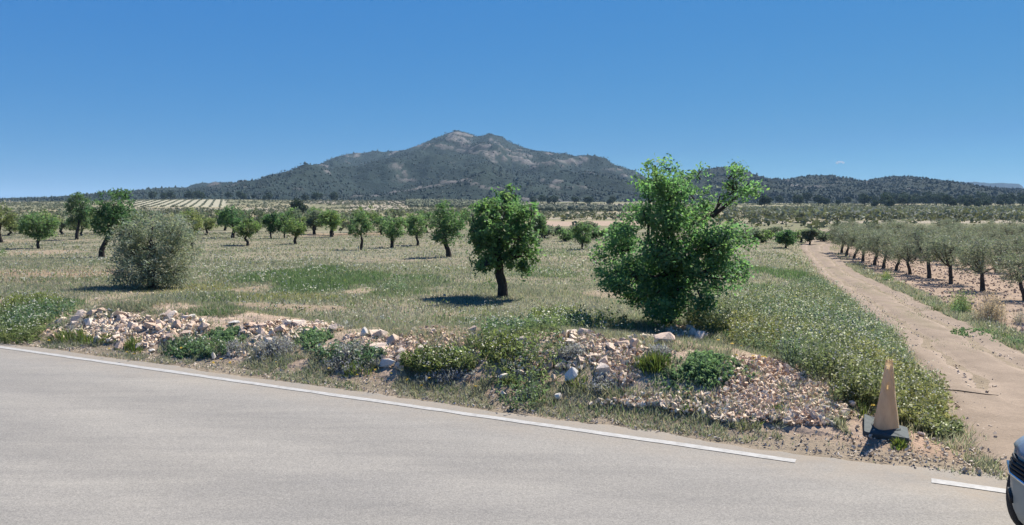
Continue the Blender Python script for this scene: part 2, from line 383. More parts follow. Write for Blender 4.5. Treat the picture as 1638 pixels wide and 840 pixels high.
th = np.concatenate([np.linspace(-math.pi, -0.78, 40)[:-1], np.linspace(-0.78, 0.78, 420), np.linspace(0.78, math.pi, 40)[1:]])
RR, TT = np.meshgrid(yr, th, indexing='ij')
# rings are bent so that inside the view they are lines of equal depth
cosf = np.where(np.abs(TT) < 0.78, np.cos(TT), math.cos(0.78))
GX = RR / cosf * np.sin(TT); GY = RR / cosf * np.cos(TT)
GZ = zg(GX, GY)
nn = n_of(GX, GY)
GZ = np.where(nn < 0.45, np.minimum(GZ, 0.0), GZ)
GV = np.stack([GX, GY, GZ], -1).reshape(-1, 3)
gc = ground_colour(GX.ravel(), GY.ravel())
gf = grid_faces(len(yr), len(th))
i0 = np.arange(len(th) - 1); 
ctr = len(GV); GV = np.vstack([GV, [0, 0, 0]]); gc = np.vstack([gc, [0.40, 0.34, 0.26]])
tri = np.stack([np.full(len(th) - 1, ctr), i0, i0 + 1, i0 + 1], 1)
go = mesh_np("ground", GV, gf[:, ::-1], M['ground'], col=gc, smooth=True, kind="structure")

# ------------------------------------------------------------------ road, edge line, dirt track
ns = np.concatenate([np.array([-6.6, -5, -3, -1.5, -0.6, 0]), np.linspace(0.06, 0.34, 5)])
ss = np.concatenate([np.linspace(-200, -30, 30), np.arange(-29, 12, 0.12), np.linspace(12.2, 120, 30)])
SS, NN = np.meshgrid(ss, ns, indexing='ij')
edge = (fbm(ss * 1.1, ss * 0, 4, 4) - 0.5) * 0.30 + (fbm(ss * 6, ss * 0 + 4, 3, 8) - 0.5) * 0.10
mouth = sst(0.6, 1.6, ss) * (1 - sst(6.5, 8, ss))
NE = NN + np.clip(NN / 0.34, 0, 1) * (edge + 0.22 * mouth)[:, None]
RX, RY = xy_of(SS, NE)
RV = np.stack([RX, RY, np.where(NN > 0.3, -0.006, 0.006) + 0 * RX], -1).reshape(-1, 3)
dust = np.clip(sst(-0.35, 0.30, NN) * 0.9 + sst(-1.2, 0.3, NN) * mouth[:, None] * 0.7, 0, 1).ravel()
rf = grid_faces(len(ss), len(ns))
mesh_np("road", RV, rf[:, ::-1], M['asphalt'], col=np.stack([dust] * 3, 1), smooth=False, kind="structure")
def line_strip(s0, s1, name):
    k = np.arange(s0, s1, 0.15); 
    w0 = -0.055 + (fbm(k * 3, k * 0, 3, 14) - 0.5) * 0.025; w1 = 0.055 + (fbm(k * 3, k * 0 + 9, 3, 15) - 0.5) * 0.025
    x0, y0 = xy_of(k, w0); x1, y1 = xy_of(k, w1)
    V = np.concatenate([np.stack([x0, y0, 0 * k + 0.011], 1), np.stack([x1, y1, 0 * k + 0.011], 1)]); m_ = len(k)
    i = np.arange(m_ - 1); Fa = np.stack([i, i + 1, i + 1 + m_, i + m_], 1)
    mesh_np(name, V, Fa, M['line'], kind="structure")
line_strip(-150, 0.0, "edge_line"); line_strip(0.97, 60, "edge_line")

ty = np.concatenate([np.arange(6.6, 30, 0.16), np.arange(30, 52, 0.4), np.arange(52, 110, 2)]); tv = np.linspace(0, 1, 26)
TY, TVv = np.meshgrid(ty, tv, indexing='ij')
jl = (fbm(TY * 0.8, TY * 0, 4, 91) - 0.5) * 0.5; jr = (fbm(TY * 0.8, TY * 0 + 7, 4, 92) - 0.5) * 0.5
xa = xL(TY) - 0.15 + jl; xb = xR(TY) + 0.15 + jr
TX = lerp(xa, xb, TVv)
TYs = np.maximum(TY, 0)
nk = n_of(TX, TYs)
ofs = np.where((TVv < 0.01) | (TVv > 0.99), -0.04, 0.022)
rut = -0.055 * (np.exp(-((TVv - 0.27) / 0.08) ** 2) + np.exp(-((TVv - 0.72) / 0.08) ** 2)) * sst(8.5, 12, TY)
TZ_ = zg(TX, TYs) + ofs + (rut + 0.02) + 0.05 * (fbm(TX * 2.6, TY * 1.8, 5, 33) - 0.5)
TZ_ = np.where(nk < 0.55, -0.03, TZ_)
cen = np.exp(-((TVv - 0.5) / 0.10) ** 2) * sst(14, 20, TY) * (fbm(TX * 0.7, TY * 0.7, 3, 35) > 0.45)
tc_ = np.array([0.258, 0.203, 0.152]) * (0.92 + 0.25 * (fbm(TX * 1.5, TY * 0.6, 4, 36) - 0.3))[..., None]
tc_ = tc_ * (1 + 0.14 * (rut < -0.02))[..., None]
tc_ = tc_ * (1 - 0.35 * cen[..., None]) + np.array([0.19, 0.165, 0.10]) * 0.35 * cen[..., None]
mesh_np("dirt_track", np.stack([TX, TYs, TZ_], -1).reshape(-1, 3), grid_faces(len(ty), len(tv))[:, ::-1], attr_ground("track_dirt", (1.3, 22.0), 0.16, 0.6, 0.02), col=tc_.reshape(-1, 3), smooth=True, kind="structure")

# ------------------------------------------------------------------ mountain, hills, mesa
def skyline(pts):
    a = np.array(pts, float); return lambda px: np.interp(px, a[:, 0], a[:, 1])
def massif(name, pts, u0, u1, Y0, Yr, Y1, nu, nv, rocks, seed, tone, rough_amp, power=1.25):
    # first the skyline, then spurs, gullies and rock faces
    f = skyline(pts); px = np.linspace(u0, u1, nu); Y = np.linspace(Y0, Y1, nv)
    PXg, YY = np.meshgrid(px, Y, indexing='ij'); U = (PXg - CX) / F
    jit = (fbm(PXg * 0.06, PXg * 0, 4, seed) - 0.5) * 4.0
    hr = CAMZ + (HOR - f(PXg) - jit * sst(2, 20, HOR - f(PXg))) / F * Yr
    X = U * Yr * (0.35 + 0.65 * YY / Yr); zb = np.interp(YY, FQ, FZ) - 1.5
    zbr = np.interp(Yr, FQ, FZ) - 1.5
    t = (YY - Y0) / (Yr - Y0)
    tt = t + 0.22 * (fbm(X * 0.0028, YY * 0.0012, 3, seed + 3) - 0.5) * np.clip(t * (1 - t) * 4, 0, 1)
    P = np.where(t <= 1, np.clip(tt, 0, 1) ** power, 1 - np.clip((t - 1) * (Yr - Y0) / (Y1 - Yr), 0, 1) ** 1.3)
    wgt = np.clip(t * (1 - t) * 4, 0, 1) * np.clip((hr - zbr) / 120, 0.05, 1)
    rid = 1 - np.abs(2 * fbm(X * 0.0045 + 3, YY * 0.0022, 5, seed + 7) - 1)
    Z = zb + (hr - zbr) * P + wgt * rough_amp * (rid - 0.7) + wgt * rough_amp * 0.55 * (fbm(X * 0.016, YY * 0.008, 5, seed + 9) - 0.5)
    r = np.zeros_like(X)
    # apparent position of each vertex decides which named outcrop it belongs to
    ppx = CX + F * X / YY; ppy = HOR - F * (Z - CAMZ) / YY
    for (cx, cy, rx, ry, st) in rocks:
        d = ((ppx - cx) / rx) ** 2 + ((ppy - cy) / ry) ** 2
        r = np.maximum(r, st * (1 - sst(0.4, 1.2, d + 0.9 * (fbm(X * 0.03, YY * 0.02, 4, seed + 20) - 0.5))))
    band = 0.5 + 0.5 * np.sin((Z + 0.16 * X + 26 * fbm(X * 0.01, YY * 0.01, 3, seed + 21)) * 0.22)
    r = np.maximum(r * (0.25 + 0.9 * (fbm(X * 0.06, YY * 0.03, 3, seed + 22) > 0.45)) * (0.35 + 0.75 * band), 0.55 * sst(0.66, 0.76, fbm(X * 0.018, YY * 0.010, 5, seed + 30)) * np.clip((hr - zbr) / 100, 0, 1))
    r = sst(0.28, 0.58, np.clip(r, 0, 1)) * (0.6 + 0.4 * (fbm(X * 0.12, YY * 0.05, 2, seed + 61) > 0.45))
    Z = Z + r * 7 * (fbm(X * 0.09, YY * 0.05, 3, seed + 40)) * wgt ** 0.5
    base = np.array(tone) * (0.8 + 0.5 * (fbm(X * 0.01, YY * 0.006, 4, seed + 50)))[..., None]
    c = base * (1 - r[..., None]) + np.array([0.148, 0.136, 0.124]) * r[..., None]
    o = mesh_np(name, np.stack([X, YY, Z], -1).reshape(-1, 3), grid_faces(nu, nv), M['hill'], col=c.reshape(-1, 3), smooth=True, kind="structure")
    return o, X.ravel(), YY.ravel(), Z.ravel(), r.ravel(), (hr - zbr).ravel()
MAIN = [(-120, 327), (40, 325), (100, 322), (150, 321), (215, 317), (290, 311), (325, 306), (338, 297), (352, 291.5), (366, 293), (382, 297), (410, 293), (430, 287), (455, 285), (480, 275), (520, 262), (545, 252), (560, 247), (600, 243), (640, 243), (665, 237), (690, 225), (715, 215), (730, 210), (745, 213), (765, 219), (785, 217), (800, 220), (820, 231), (850, 240), (885, 247), (915, 256), (943, 254), (955, 259), (975, 268), (1000, 275), (1012, 281), (1050, 297), (1100, 311), (1180, 320), (1300, 327)]
HILL = [(1000, 322), (1040, 305), (1075, 290), (1105, 278), (1130, 271), (1160, 267), (1185, 272), (1215, 283), (1250, 288), (1290, 282), (1330, 282), (1358, 290), (1376, 293), (1398, 286), (1420, 282), (1460, 283), (1490, 292), (1520, 300), (1545, 304), (1570, 300), (1600, 302), (1638, 304), (1700, 309), (1850, 318), (2000, 325)]
ROCKS = [(735, 222, 26, 10, .9), (700, 236, 40, 5, .9), (770, 240, 45, 9, .8), (815, 250, 45, 12, .8), (860, 262, 45, 9, .6), (633, 268, 14, 5, .9), (590, 262, 12, 3, .7), (345, 296, 14, 6, .9), (640, 290, 40, 3, .5), (740, 292, 45, 5, .7), (800, 300, 40, 4, .5), (905, 262, 30, 8, .6), (965, 275, 35, 5, .8), (890, 290, 30, 6, .5), (1000, 280, 12, 4, .8), (700, 262, 40, 3, .5), (920, 300, 30, 4, .5), (565, 250, 15, 4, .6)]
mt = massif("mountain", MAIN, -100, 1290, 950, 2500, 3300, 640, 180, ROCKS, 200, (0.026, 0.038, 0.031), 75)
ROCK2 = [(1270, 300, 50, 4, .5), (1330, 293, 30, 4, .5), (1460, 303, 20, 3, .6), (1400, 292, 25, 5, .4), (1440, 290, 40, 6, .4), (1260, 290, 6, 2, .9), (1200, 280, 30, 6, .4)]
hl = massif("hills", HILL, 1000, 1990, 820, 1600, 2300, 440, 120, ROCK2, 300, (0.027, 0.036, 0.029), 40)
# flat topped mountain far beyond
f_m = [(1500, 322), (1542, 305), (1547, 301), (1549, 292.5), (1556, 291), (1580, 293.5), (1600, 293), (1626, 294.5), (1632, 298), (1636, 304), (1700, 322)]
pxm = np.linspace(1500, 1700, 120); Ym = np.array([5100, 5350, 5540, 5600, 5790, 6160.])
zt_ = CAMZ + (HOR - skyline(f_m)(pxm) + 0.8 * (fbm(pxm * .2, pxm * 0, 3, 5) - .5)) / F * 5600
VM = [[((p - CX) / F) * 5600 * (1 + 0.1 * (y_ - 5600) / 5600), y_, 15 + (z - 15) * k] for p, z in zip(pxm, zt_) for y_, k in zip(Ym, (0, 0.42, 0.62, 1, 1, 0.2))]
mesh_np("mesa", np.array(VM), grid_faces(120, 6), M['hill'], col=np.tile([0.030, 0.033, 0.040], (len(VM), 1)), kind="structure")
pxf = np.linspace(-260, 240, 140); yf = np.array([9500, 10000, 10800.])
zf_ = CAMZ + (HOR - np.interp(pxf, [-260, -100, 0, 20, 45, 60, 100, 150, 240], [326, 321, 320.5, 318.5, 319.5, 319, 321.5, 323, 326]) + (fbm(pxf * .1, pxf * 0, 3, 6) - .5)) / F * 10000
VF = [[((p - CX) / F) * 10000, y_, 10 + (z - 10) * k] for p, z in zip(pxf, zf_) for y_, k in zip(yf, (0.0, 1, 0.2))]
mesh_np("distant_range", np.array(VF), grid_faces(140, 3), M['hill'], col=np.tile([0.07, 0.07, 0.065], (len(VF), 1)), kind="structure")

# ------------------------------------------------------------------ woods and scrub that read as a mass
def leaf_mesh(C, size, rg, colA, colB, up=0.35, aspect=0.5):
    """one rhombic leaf at every point of C"""
    n = len(C)
    a = rg.normal(size=(n, 3)); a /= np.linalg.norm(a, axis=1)[:, None]
    nrm = rg.normal(size=(n, 3)); nrm[:, 2] += up * 2; nrm /= np.linalg.norm(nrm, axis=1)[:, None]
    b = np.cross(nrm, a); b /= np.linalg.norm(b, axis=1)[:, None] + 1e-9; a = np.cross(b, nrm)
    s = size * (0.6 + 0.8 * rg.random((n, 1)))
    V = np.stack([C - a * s, C + b * s * aspect, C + a * s, C - b * s * aspect], 1)
    t = rg.random((n, 1)) ; col = (colA * (1 - t) + colB * t) * np.array([1.25, 1.25, 1.45])
    Fa = np.arange(n * 4).reshape(n, 4)
    return V.reshape(-1, 3), Fa, np.repeat(col, 4, 0)

OCT = np.array([[1, 0, 0], [-1, 0, 0], [0, 1, 0], [0, -1, 0], [0, 0, 1], [0, 0, -0.6]], float)
OCF = np.array([[0, 2, 4], [2, 1, 4], [1, 3, 4], [3, 0, 4], [2, 0, 5], [1, 2, 5], [3, 1, 5], [0, 3, 5]])
_bm = bmesh.new(); bmesh.ops.create_icosphere(_bm, subdivisions=1, radius=1); _bm.verts.index_update()
ICV = np.array([v.co[:] for v in _bm.verts]); ICF = np.array([[v.index for v in f.verts] for f in _bm.faces]); _bm.free()
def blob_mass(name, P, size, cols, mat, seed=0, flat_=1.0, OCT=OCT, OCF=OCF, jit=0.5):
    rg = np.random.default_rng(seed); n = len(P)
    rot = rand_rot(n, rg) * 0.35 + np.eye(3)[None] * 0.65
    sc = size[:, None] * np.stack([0.6 + 0.6 * rg.random(n), 0.6 + 0.6 * rg.random(n), flat_ * (0.7 + 0.6 * rg.random(n))], 1)
    a = rg.random(n) * 6.28; ca, sa, o_, z_ = np.cos(a), np.sin(a), np.ones(n), np.zeros(n)
    Rz = np.stack([ca, -sa, z_, sa, ca, z_, z_, z_, o_], 1).reshape(n, 3, 3)
    V = np.einsum('nij,nkj->nki', Rz, OCT[None] * (1 - jit / 2 + jit * rg.random((n, len(OCT), 1))) * sc[:, None, :]) + P[:, None, :]
    Fa = (OCF[None] + (np.arange(n) * len(OCT))[:, None, None]).reshape(-1, 3)
    c = np.repeat(cols, len(OCT), 0) * (0.75 + 0.5 * rg.random((n * len(OCT), 1)))
    return mesh_np(name, V.reshape(-1, 3), Fa, mat, col=c, kind="stuff")
def on_massif(m_, k, seed, minh=0):
    o, X, Y, Z, r, h = m_; rg = np.random.default_rng(seed)
    i = rg.choice(len(X), k); w = (r[i] < 0.5) | (rg.random(k) < 0.12)
    w &= (0.35 + 1.2 * (fbm(X[i] * 0.012, Y[i] * 0.012, 3, seed) - 0.25)) > rg.random(k)
    i = i[w]; n = len(i)
    return np.stack([X[i] + rg.normal(size=n) * 4, Y[i] + rg.normal(size=n) * 5, Z[i] + 0.8], 1), rg
for m_, k, sd, nm in ((mt, 60000, 5, "mountain_scrub"), (hl, 30000, 6, "hill_scrub")):
    P, rg = on_massif(m_, k, sd); n = len(P)
    size = 1.3 + 2.0 * rg.random(n) ** 2
    cols = np.array([0.036, 0.050, 0.038]) * (0.75 + 0.6 * rg.random((n, 1)))
    blob_mass(nm, P, size, cols, M['needle'], sd)
def clump_mass(name, P, size, k, leaf, cA, cB, mat, seed):
    rg = np.random.default_rng(seed); n = len(P)
    d = rg.normal(size=(n, k, 3)); d /= np.linalg.norm(d, axis=2)[..., None]; d *= (0.45 + 0.55 * rg.random((n, k, 1)) ** 0.5) * np.array([1, 1, 0.85]); d[..., 2] = np.maximum(d[..., 2], -0.75)
    lump = 1 + 0.45 * (rg.random((n, k, 1)) - 0.5)
    C = (P[:, None] + d * lump * size[:, None, None]).reshape(-1, 3)
    V, Fa, c = leaf_mesh(C, 1.0, rg, np.array(cA), np.array(cB), 0.5, 0.7)
    ctr = np.repeat(C, 4, 0); V = ctr + (V - ctr) * np.repeat(np.repeat(size * leaf, k), 4)[:, None]
    c = c * np.repeat(0.75 + 0.5 * rg.random((n, 1)), k * 4, 0)
    return mesh_np(name, V, Fa, mat, col=c, kind="stuff")
# low scrub and orchards over the valley floor
def zone(px0, px1, y0, y1, k, seed):
    rg = np.random.default_rng(seed); y = np.sqrt(rg.random(k) * (y1 ** 2 - y0 ** 2) + y0 ** 2)
    u = (px0 + (px1 - px0) * rg.random(k) - CX) / F; x = u * y
    return x, y, rg
x, y, rg = zone(-60, 1720, 105, 800, 16000, 41)
gcol = ground_colour(x, y); keep = (gcol[:, 0] < 0.30) & (fbm(x * 0.03, y * 0.03, 3, 71) > 0.44)
x, y = x[keep], y[keep]; n = len(x)
clump_mass("valley_scrub", np.stack([x, y, zg(x, y) + 0.35], 1), 0.5 + 0.6 * rg.random(n), 16, 0.42, (0.07, 0.085, 0.045), (0.15, 0.15, 0.085), M['needle'], 42)
def rows(px0, px1, y0, y1, dx, dy, ang, size, colr, name, seed, jit=0.3, leafy=0):
    ca, sa = math.cos(ang), math.sin(ang)
    L = y1 * 1.2; a = np.arange(-L, L, dx); b = np.arange(-L, L * 1.4, dy)
    A, B = np.meshgrid(a, b); x = (A * ca - B * sa).ravel(); y = (A * sa + B * ca).ravel() 
    rg = np.random.default_rng(seed); x = x + rg.normal(size=x.size) * jit; y = y + rg.normal(size=x.size) * jit
    u = CX + F * x / np.maximum(y, 1); k = (y > y0) & (y < y1) & (u > px0) & (u < px1) & (rg.random(x.size) < 0.95)
    x, y = x[k], y[k]; n = len(x)
    if leafy: return clump_mass(name, np.stack([x, y, zg(x, y) + size * 0.75], 1), size * (0.75 + 0.5 * rg.random(n)), leafy, 0.30, np.array(colr) * 0.6, np.array(colr) * 1.25, M['needle'], seed)
    cols = np.array(colr) * (0.7 + 0.6 * rg.random((n, 1)))
    return blob_mass(name, np.stack([x, y, zg(x, y) + size * 0.55], 1), size * (0.75 + 0.5 * rg.random(n)), cols, M['needle'], seed, 0.9, ICV, ICF, 0.6)
rows(1165, 1760, 182, 470, 5.8, 3.8, R(-16), 1.3, (0.155, 0.160, 0.10), "far_orchard", 81, leafy=56)
rows(212, 362, 560, 950, 6.6, 2.2, R(20), 0.55, (0.13, 0.14, 0.075), "vineyard", 82)
rows(490, 660, 640, 820, 7.0, 2.4, R(11), 0.7, (0.13, 0.125, 0.075), "vineyard", 83)
rows(650, 830, 540, 900, 8.0, 6.0, R(30), 1.7, (0.12, 0.13, 0.07), "hillside_orchard", 84)
rows(850, 1020, 380, 600, 7.0, 6.0, R(20), 1.4, (0.13, 0.14, 0.08), "terrace_orchard", 85)

# ------------------------------------------------------------------ trees
def crown_points(lobes, nleaf, rg, spread, clump, fill=0.35, per=26):
    vol = np.array([l[3] * l[4] * l[5] for l in lobes]) ** 0.72; vol /= vol.sum()
    nc = max(6, nleaf // per); which = rg.choice(len(lobes), nc, p=vol)
    L = np.array(lobes)[which]
    d = rg.normal(size=(nc, 3)); d /= np.linalg.norm(d, axis=1)[:, None]
    rad = (fill + (1 - fill) * rg.random((nc, 1)) ** 0.5)
    cc = L[:, :3] + d * rad * L[:, 3:6]
    idx = rg.choice(nc, nleaf); 
    P = cc[idx] + rg.normal(size=(nleaf, 3)) * clump * np.array([1, 1, 0.8])
    TINT[0] = (0.82 + 0.42 * rg.random((nc, 1)))[idx] * np.concatenate([0.9 + 0.25 * rg.random((nc, 1)), np.ones((nc, 1)), 0.85 + 0.3 * rg.random((nc, 1))], 1)[idx]
    return P, cc
TINT = [None]
def build_tree(root, trunk, trad, lobes, nleaf, leaf, cA, cB, barkm, seed, clump, limbs=5, twigs=0, fill=0.35, aspect=0.5, per=26, tk=9, arms=()):
    rg = np.random.default_rng(seed)
    tube_obj("trunk", trunk, trad, M[barkm], root, tk, seed, 0.35)
    top = np.array(trunk[-1]); 
    order = sorted(range(len(lobes)), key=lambda i: -lobes[i][3] * lobes[i][5])[:limbs]
    for i in order:
        e = np.array(lobes[i][:3]) + np.array([0, 0, lobes[i][5] * 0.35]); m1 = lerp(top, e, 0.4) + rg.normal(size=3) * 0.05 * np.linalg.norm(e - top)
        m1[2] -= 0.08 * np.linalg.norm(e - top); r0 = trad[-1]
        tube_obj("branch", [top - [0, 0, r0 * 0.3], m1, lerp(m1, e, 0.55) + rg.normal(size=3) * 0.03, e], [r0 * 0.75, r0 * 0.5, r0 * 0.3, r0 * 0.08], M[barkm], root, 6, seed + i, 0.2)
    for a_ in arms: tube_obj("branch", a_, np.linspace(trad[-1] * 0.55, trad[-1] * 0.1, len(a_)), M[barkm], root, 6, seed, 0.2)
    P, cc = crown_points(lobes, nleaf, rg, 0, clump, fill, per)
    V, Fa, c = leaf_mesh(P, leaf, rg, np.array(cA), np.array(cB), aspect=aspect); c = c * np.repeat(TINT[0], 4, 0)
    co = mesh_np("crown", V, Fa, M['olive' if barkm == 'olivebark' else 'leaf'], root, col=c)
    if twigs:
        tv, tf = [], []; off = 0
        for c_ in cc[rg.choice(len(cc), min(twigs, len(cc)), replace=False)]:
            dl = np.linalg.norm(c_ - top); near = np.array(lobes[int(np.argmin([np.linalg.norm(c_ - np.array(q[:3])) for q in lobes]))][:3]); s = lerp(near, top, 0.12) + rg.normal(size=3) * 0.04 * dl; v, f_ = tube([s, lerp(s, c_, 0.5) + rg.normal(size=3) * 0.05 * dl, c_], [trad[-1] * 0.22, trad[-1] * 0.14, trad[-1] * 0.05], 4, 0)
            tv.append(v); tf += [tuple(dict.fromkeys(np.array(q) + off)) for q in f_]; off += len(v)
        me = bpy.data.meshes.new("twigs"); me.from_pydata([tuple(v) for v in np.vstack(tv)], [], [tuple(int(k) for k in q) for q in tf]); me.materials.append(M[barkm])
        o = bpy.data.objects.new("twigs", me); COL.objects.link(o); o.parent = root; o["kind"] = "stuff"
    return root
def px_tree(name, label, cat, base, trunk_px, trunk_w, lobes_px, nleaf, leaf, cA, cB, barkm, seed, clump, depth=0.85, group=None, **kw):
    """tree given by the outline it shows: pixels become metres at the tree's own distance"""
    b = ground(*base); s = b.y / F; rg = np.random.default_rng(seed + 99)
    def loc(px, py): return (px - base[0]) * s, (base[1] - py) * s
    root = thing(name, label, cat, b, group)
    tr_ = [(*[loc(px, py)[0]], rg.normal() * 0.03, loc(px, py)[1]) for px, py in trunk_px]
    tr_[0] = (tr_[0][0], 0, -0.08)
    w = max(l[2] for l in lobes_px) * s
    xs = [l[0] for l in lobes_px]; x0, x1 = min(xs), max(xs)
    lob = []
    for (px, py, rx, ry) in lobes_px:
        x_, z_ = loc(px, py); half = (x1 - x0) / 2 * s * depth + w * 0.3
        cxr = (px - (x0 + x1) / 2) * s; room = math.sqrt(max(0.05, 1 - (cxr / ((x1 - x0) / 2 * s + w)) ** 2)) * half
        lob.append((x_, (rg.random() - 0.5) * 1.3 * room, z_, rx * s, (rx + ry) / 2 * s * 1.05, ry * s))
        if rx > 15 and room > rx * s * 0.7:
            lob.append((x_ + rg.normal() * 0.1 * rx * s, (rg.random() - 0.5) * 2.0 * room, z_ - 0.1 * ry * s, rx * s * 0.85, rx * s * 0.85, ry * s * 0.85))
    kw['arms'] = [[(loc(px, py)[0], 0.05 * (q % 3 - 1), loc(px, py)[1]) for q, (px, py) in enumerate(pl)] for pl in kw.get('arms', ())]
    build_tree(root, tr_, [k * s / 2 for k in trunk_w], lob, nleaf, leaf, cA, cB, barkm, seed, clump, **kw)
    return root
GREEN_A, GREEN_B = (0.066, 0.135, 0.055), (0.120, 0.205, 0.062)
px_tree("oak_bush", "tall bushy green tree with an arm reaching up to the right, behind the rubble bank", "tree", (1064, 522),
        [(1064, 522), (1068, 495), (1072, 465), (1078, 430)], [20, 16, 15, 13],
        [(1065, 305, 38, 24), (1040, 288, 17, 20), (1028, 310, 14, 12), (1092, 285, 18, 20), (1033, 268, 4, 12), (1069, 264, 4, 13), (1108, 275, 5, 10), (1120, 300, 10, 10), (1162, 288, 15, 22), (1163, 268, 5, 9), (1185, 304, 18, 12), (1204, 300, 10, 9), (1150, 318, 12, 10),
         (1055, 345, 46, 26), (1105, 350, 25, 20), (1000, 390, 36, 24), (998, 368, 16, 14), (1020, 340, 18, 16), (1120, 385, 44, 30), (1172, 375, 26, 18), (1203, 382, 11, 10), (1055, 395, 44, 28),
         (964, 412, 13, 22), (974, 445, 18, 22), (1000, 440, 36, 32), (1060, 430, 42, 36), (1118, 432, 42, 30), (1166, 428, 30, 18), (1185, 425, 10, 7),
         (1035, 478, 28, 20), (1068, 485, 26, 20), (1182, 460, 8, 5), (1140, 462, 18, 7), (1005, 476, 14, 12), (1098, 470, 20, 16), (1050, 500, 22, 14), (1080, 502, 18, 12), (1045, 465, 34, 24), (1085, 460, 30, 24), (1140, 300, 10, 9), (1130, 330, 14, 10)],
        36000, 0.030, (0.075, 0.150, 0.068), (0.135, 0.225, 0.072), 'bark', 401, 0.070, limbs=9, arms=[[(1076, 450), (1100, 385), (1135, 345), (1160, 308), (1164, 280)], [(1135, 345), (1165, 322), (1190, 303), (1204, 298)], [(1070, 440), (1066, 380), (1064, 320), (1068, 272)], [(1070, 450), (1035, 380), (1036, 310), (1033, 272)]], twigs=260, fill=0.30, aspect=0.55, per=30)
px_tree("almond_tree", "round green almond tree with a thick dark trunk in the middle of the field", "tree", (805, 476),
        [(805, 476), (804, 455), (798, 436), (800, 415)], [19, 15, 14, 11],
        [(808, 322, 26, 18), (780, 340, 24, 22), (832, 345, 22, 22), (800, 365, 42, 36), (765, 372, 18, 22), (842, 380, 20, 28), (760, 395, 14, 12), (790, 400, 32, 28), (828, 408, 26, 22), (852, 408, 14, 14), (775, 420, 22, 10), (855, 332, 6, 12), (838, 428, 10, 8), (812, 306, 10, 8)],
        11000, 0.046, (0.078, 0.155, 0.065), (0.145, 0.235, 0.075), 'bark', 402, 0.066, limbs=7, twigs=140, per=26)
px_tree("almond_tree", "dark green almond tree leaning left on a crooked trunk, left of the round one", "tree", (719, 411),
        [(719, 411), (717, 400), (712, 389), (712, 375)], [10, 8, 7, 5], [(712, 335, 17, 14), (700, 355, 14, 18), (722, 352, 20, 20), (714, 375, 22, 16), (734, 366, 12, 16), (698, 378, 10, 10)],
        5000, 0.06, (0.055, 0.115, 0.05), (0.11, 0.175, 0.06), 'bark', 403, 0.10, limbs=4, twigs=40)
px_tree("almond_tree", "tall dark green tree on a curved trunk behind the grey olive bush", "tree", (163, 412),
        [(163, 412), (164, 400), (170, 388), (177, 374)], [11, 9, 8, 7], [(185, 308, 18, 9), (165, 312, 8, 8), (200, 312, 8, 8), (158, 335, 18, 16), (190, 332, 20, 20), (172, 345, 25, 22), (197, 350, 16, 22), (165, 362, 18, 14), (182, 372, 16, 12)],
        5600, 0.065, (0.055, 0.115, 0.05), (0.10, 0.175, 0.065), 'bark', 404, 0.11, limbs=5, twigs=50)
px_tree("almond_tree", "slim dark tree with a bare forked stem left of the curved trunk tree", "tree", (123, 383),
        [(123, 383), (123, 375), (125, 366), (128, 355)], [6, 5, 4, 3.5], [(123, 318, 14, 10), (113, 330, 9, 10), (132, 330, 14, 14), (122, 345, 15, 13), (133, 352, 10, 12), (112, 355, 7, 8)],
        4500, 0.075, (0.06, 0.105, 0.05), (0.10, 0.15, 0.065), 'bark', 405, 0.13, limbs=4, twigs=30)
px_tree("almond_tree", "small bright green tree with a low rounded crown at the left", "tree", (62, 398),
        [(62, 398), (61, 391), (62, 384), (62, 375)], [5.5, 4.5, 4, 3], [(62, 350, 18, 14), (50, 362, 14, 12), (76, 360, 14, 15), (60, 372, 20, 12), (44, 374, 9, 8)],
        4500, 0.07, (0.07, 0.125, 0.05), (0.13, 0.20, 0.075), 'bark', 406, 0.13, limbs=4, twigs=30)
px_tree("olive_tree", "big grey-green olive bush with foliage to the ground at the left", "tree", (243, 461),
        [(243, 461), (243, 440), (246, 415), (246, 395)], [14, 12, 10, 7],
        [(245, 360, 38, 24), (215, 372, 24, 24), (278, 368, 26, 26), (245, 392, 50, 30), (210, 405, 28, 28), (285, 400, 26, 30), (245, 425, 50, 26), (212, 442, 22, 17), (275, 440, 28, 18), (240, 448, 34, 12), (298, 372, 12, 20), (195, 390, 14, 18)],
        19000, 0.046, (0.145, 0.180, 0.105), (0.225, 0.25, 0.15), 'olivebark', 407, 0.085, limbs=6, twigs=120, aspect=0.26, per=22)
def simple_tree(label, bx, by, top, w, tone, seed, name="almond_tree", group=None, trunk=0.26, nleaf=3200, olive=False):
    rg = np.random.default_rng(seed); h = by - top; cy0 = by - h * trunk
    lob = [(bx, lerp(cy0, top, 0.5), w * 0.36, h * (1 - trunk) * 0.40)]
    for k in range(6):
        a = rg.random() * 6.28; lob.append((bx + math.cos(a) * w * 0.30, lerp(cy0, top, 0.48) - math.sin(a) * h * (1 - trunk) * 0.30, w * (0.14 + 0.1 * rg.random()), h * (1 - trunk) * (0.14 + 0.1 * rg.random())))
    for k in range(3): lob.append((bx + (rg.random() - 0.5) * w * 0.6, top + h * 0.10 * rg.random() + 3, w * 0.06, h * 0.07))
    A, B = tone
    s = ground(bx, by).y / F
    return px_tree(name, label, "tree", (bx, by), [(bx, by), (bx + rg.normal() * w * 0.02, lerp(by, cy0, 0.5)), (bx + rg.normal() * w * 0.03, cy0), (bx, lerp(cy0, top, 0.2))], [w * 0.12, w * 0.10, w * 0.09, w * 0.06], lob, nleaf, max(0.05, 1.35 * s), A, B, 'bark', seed, max(0.08, 2.0 * s), group=group, limbs=4, twigs=24)
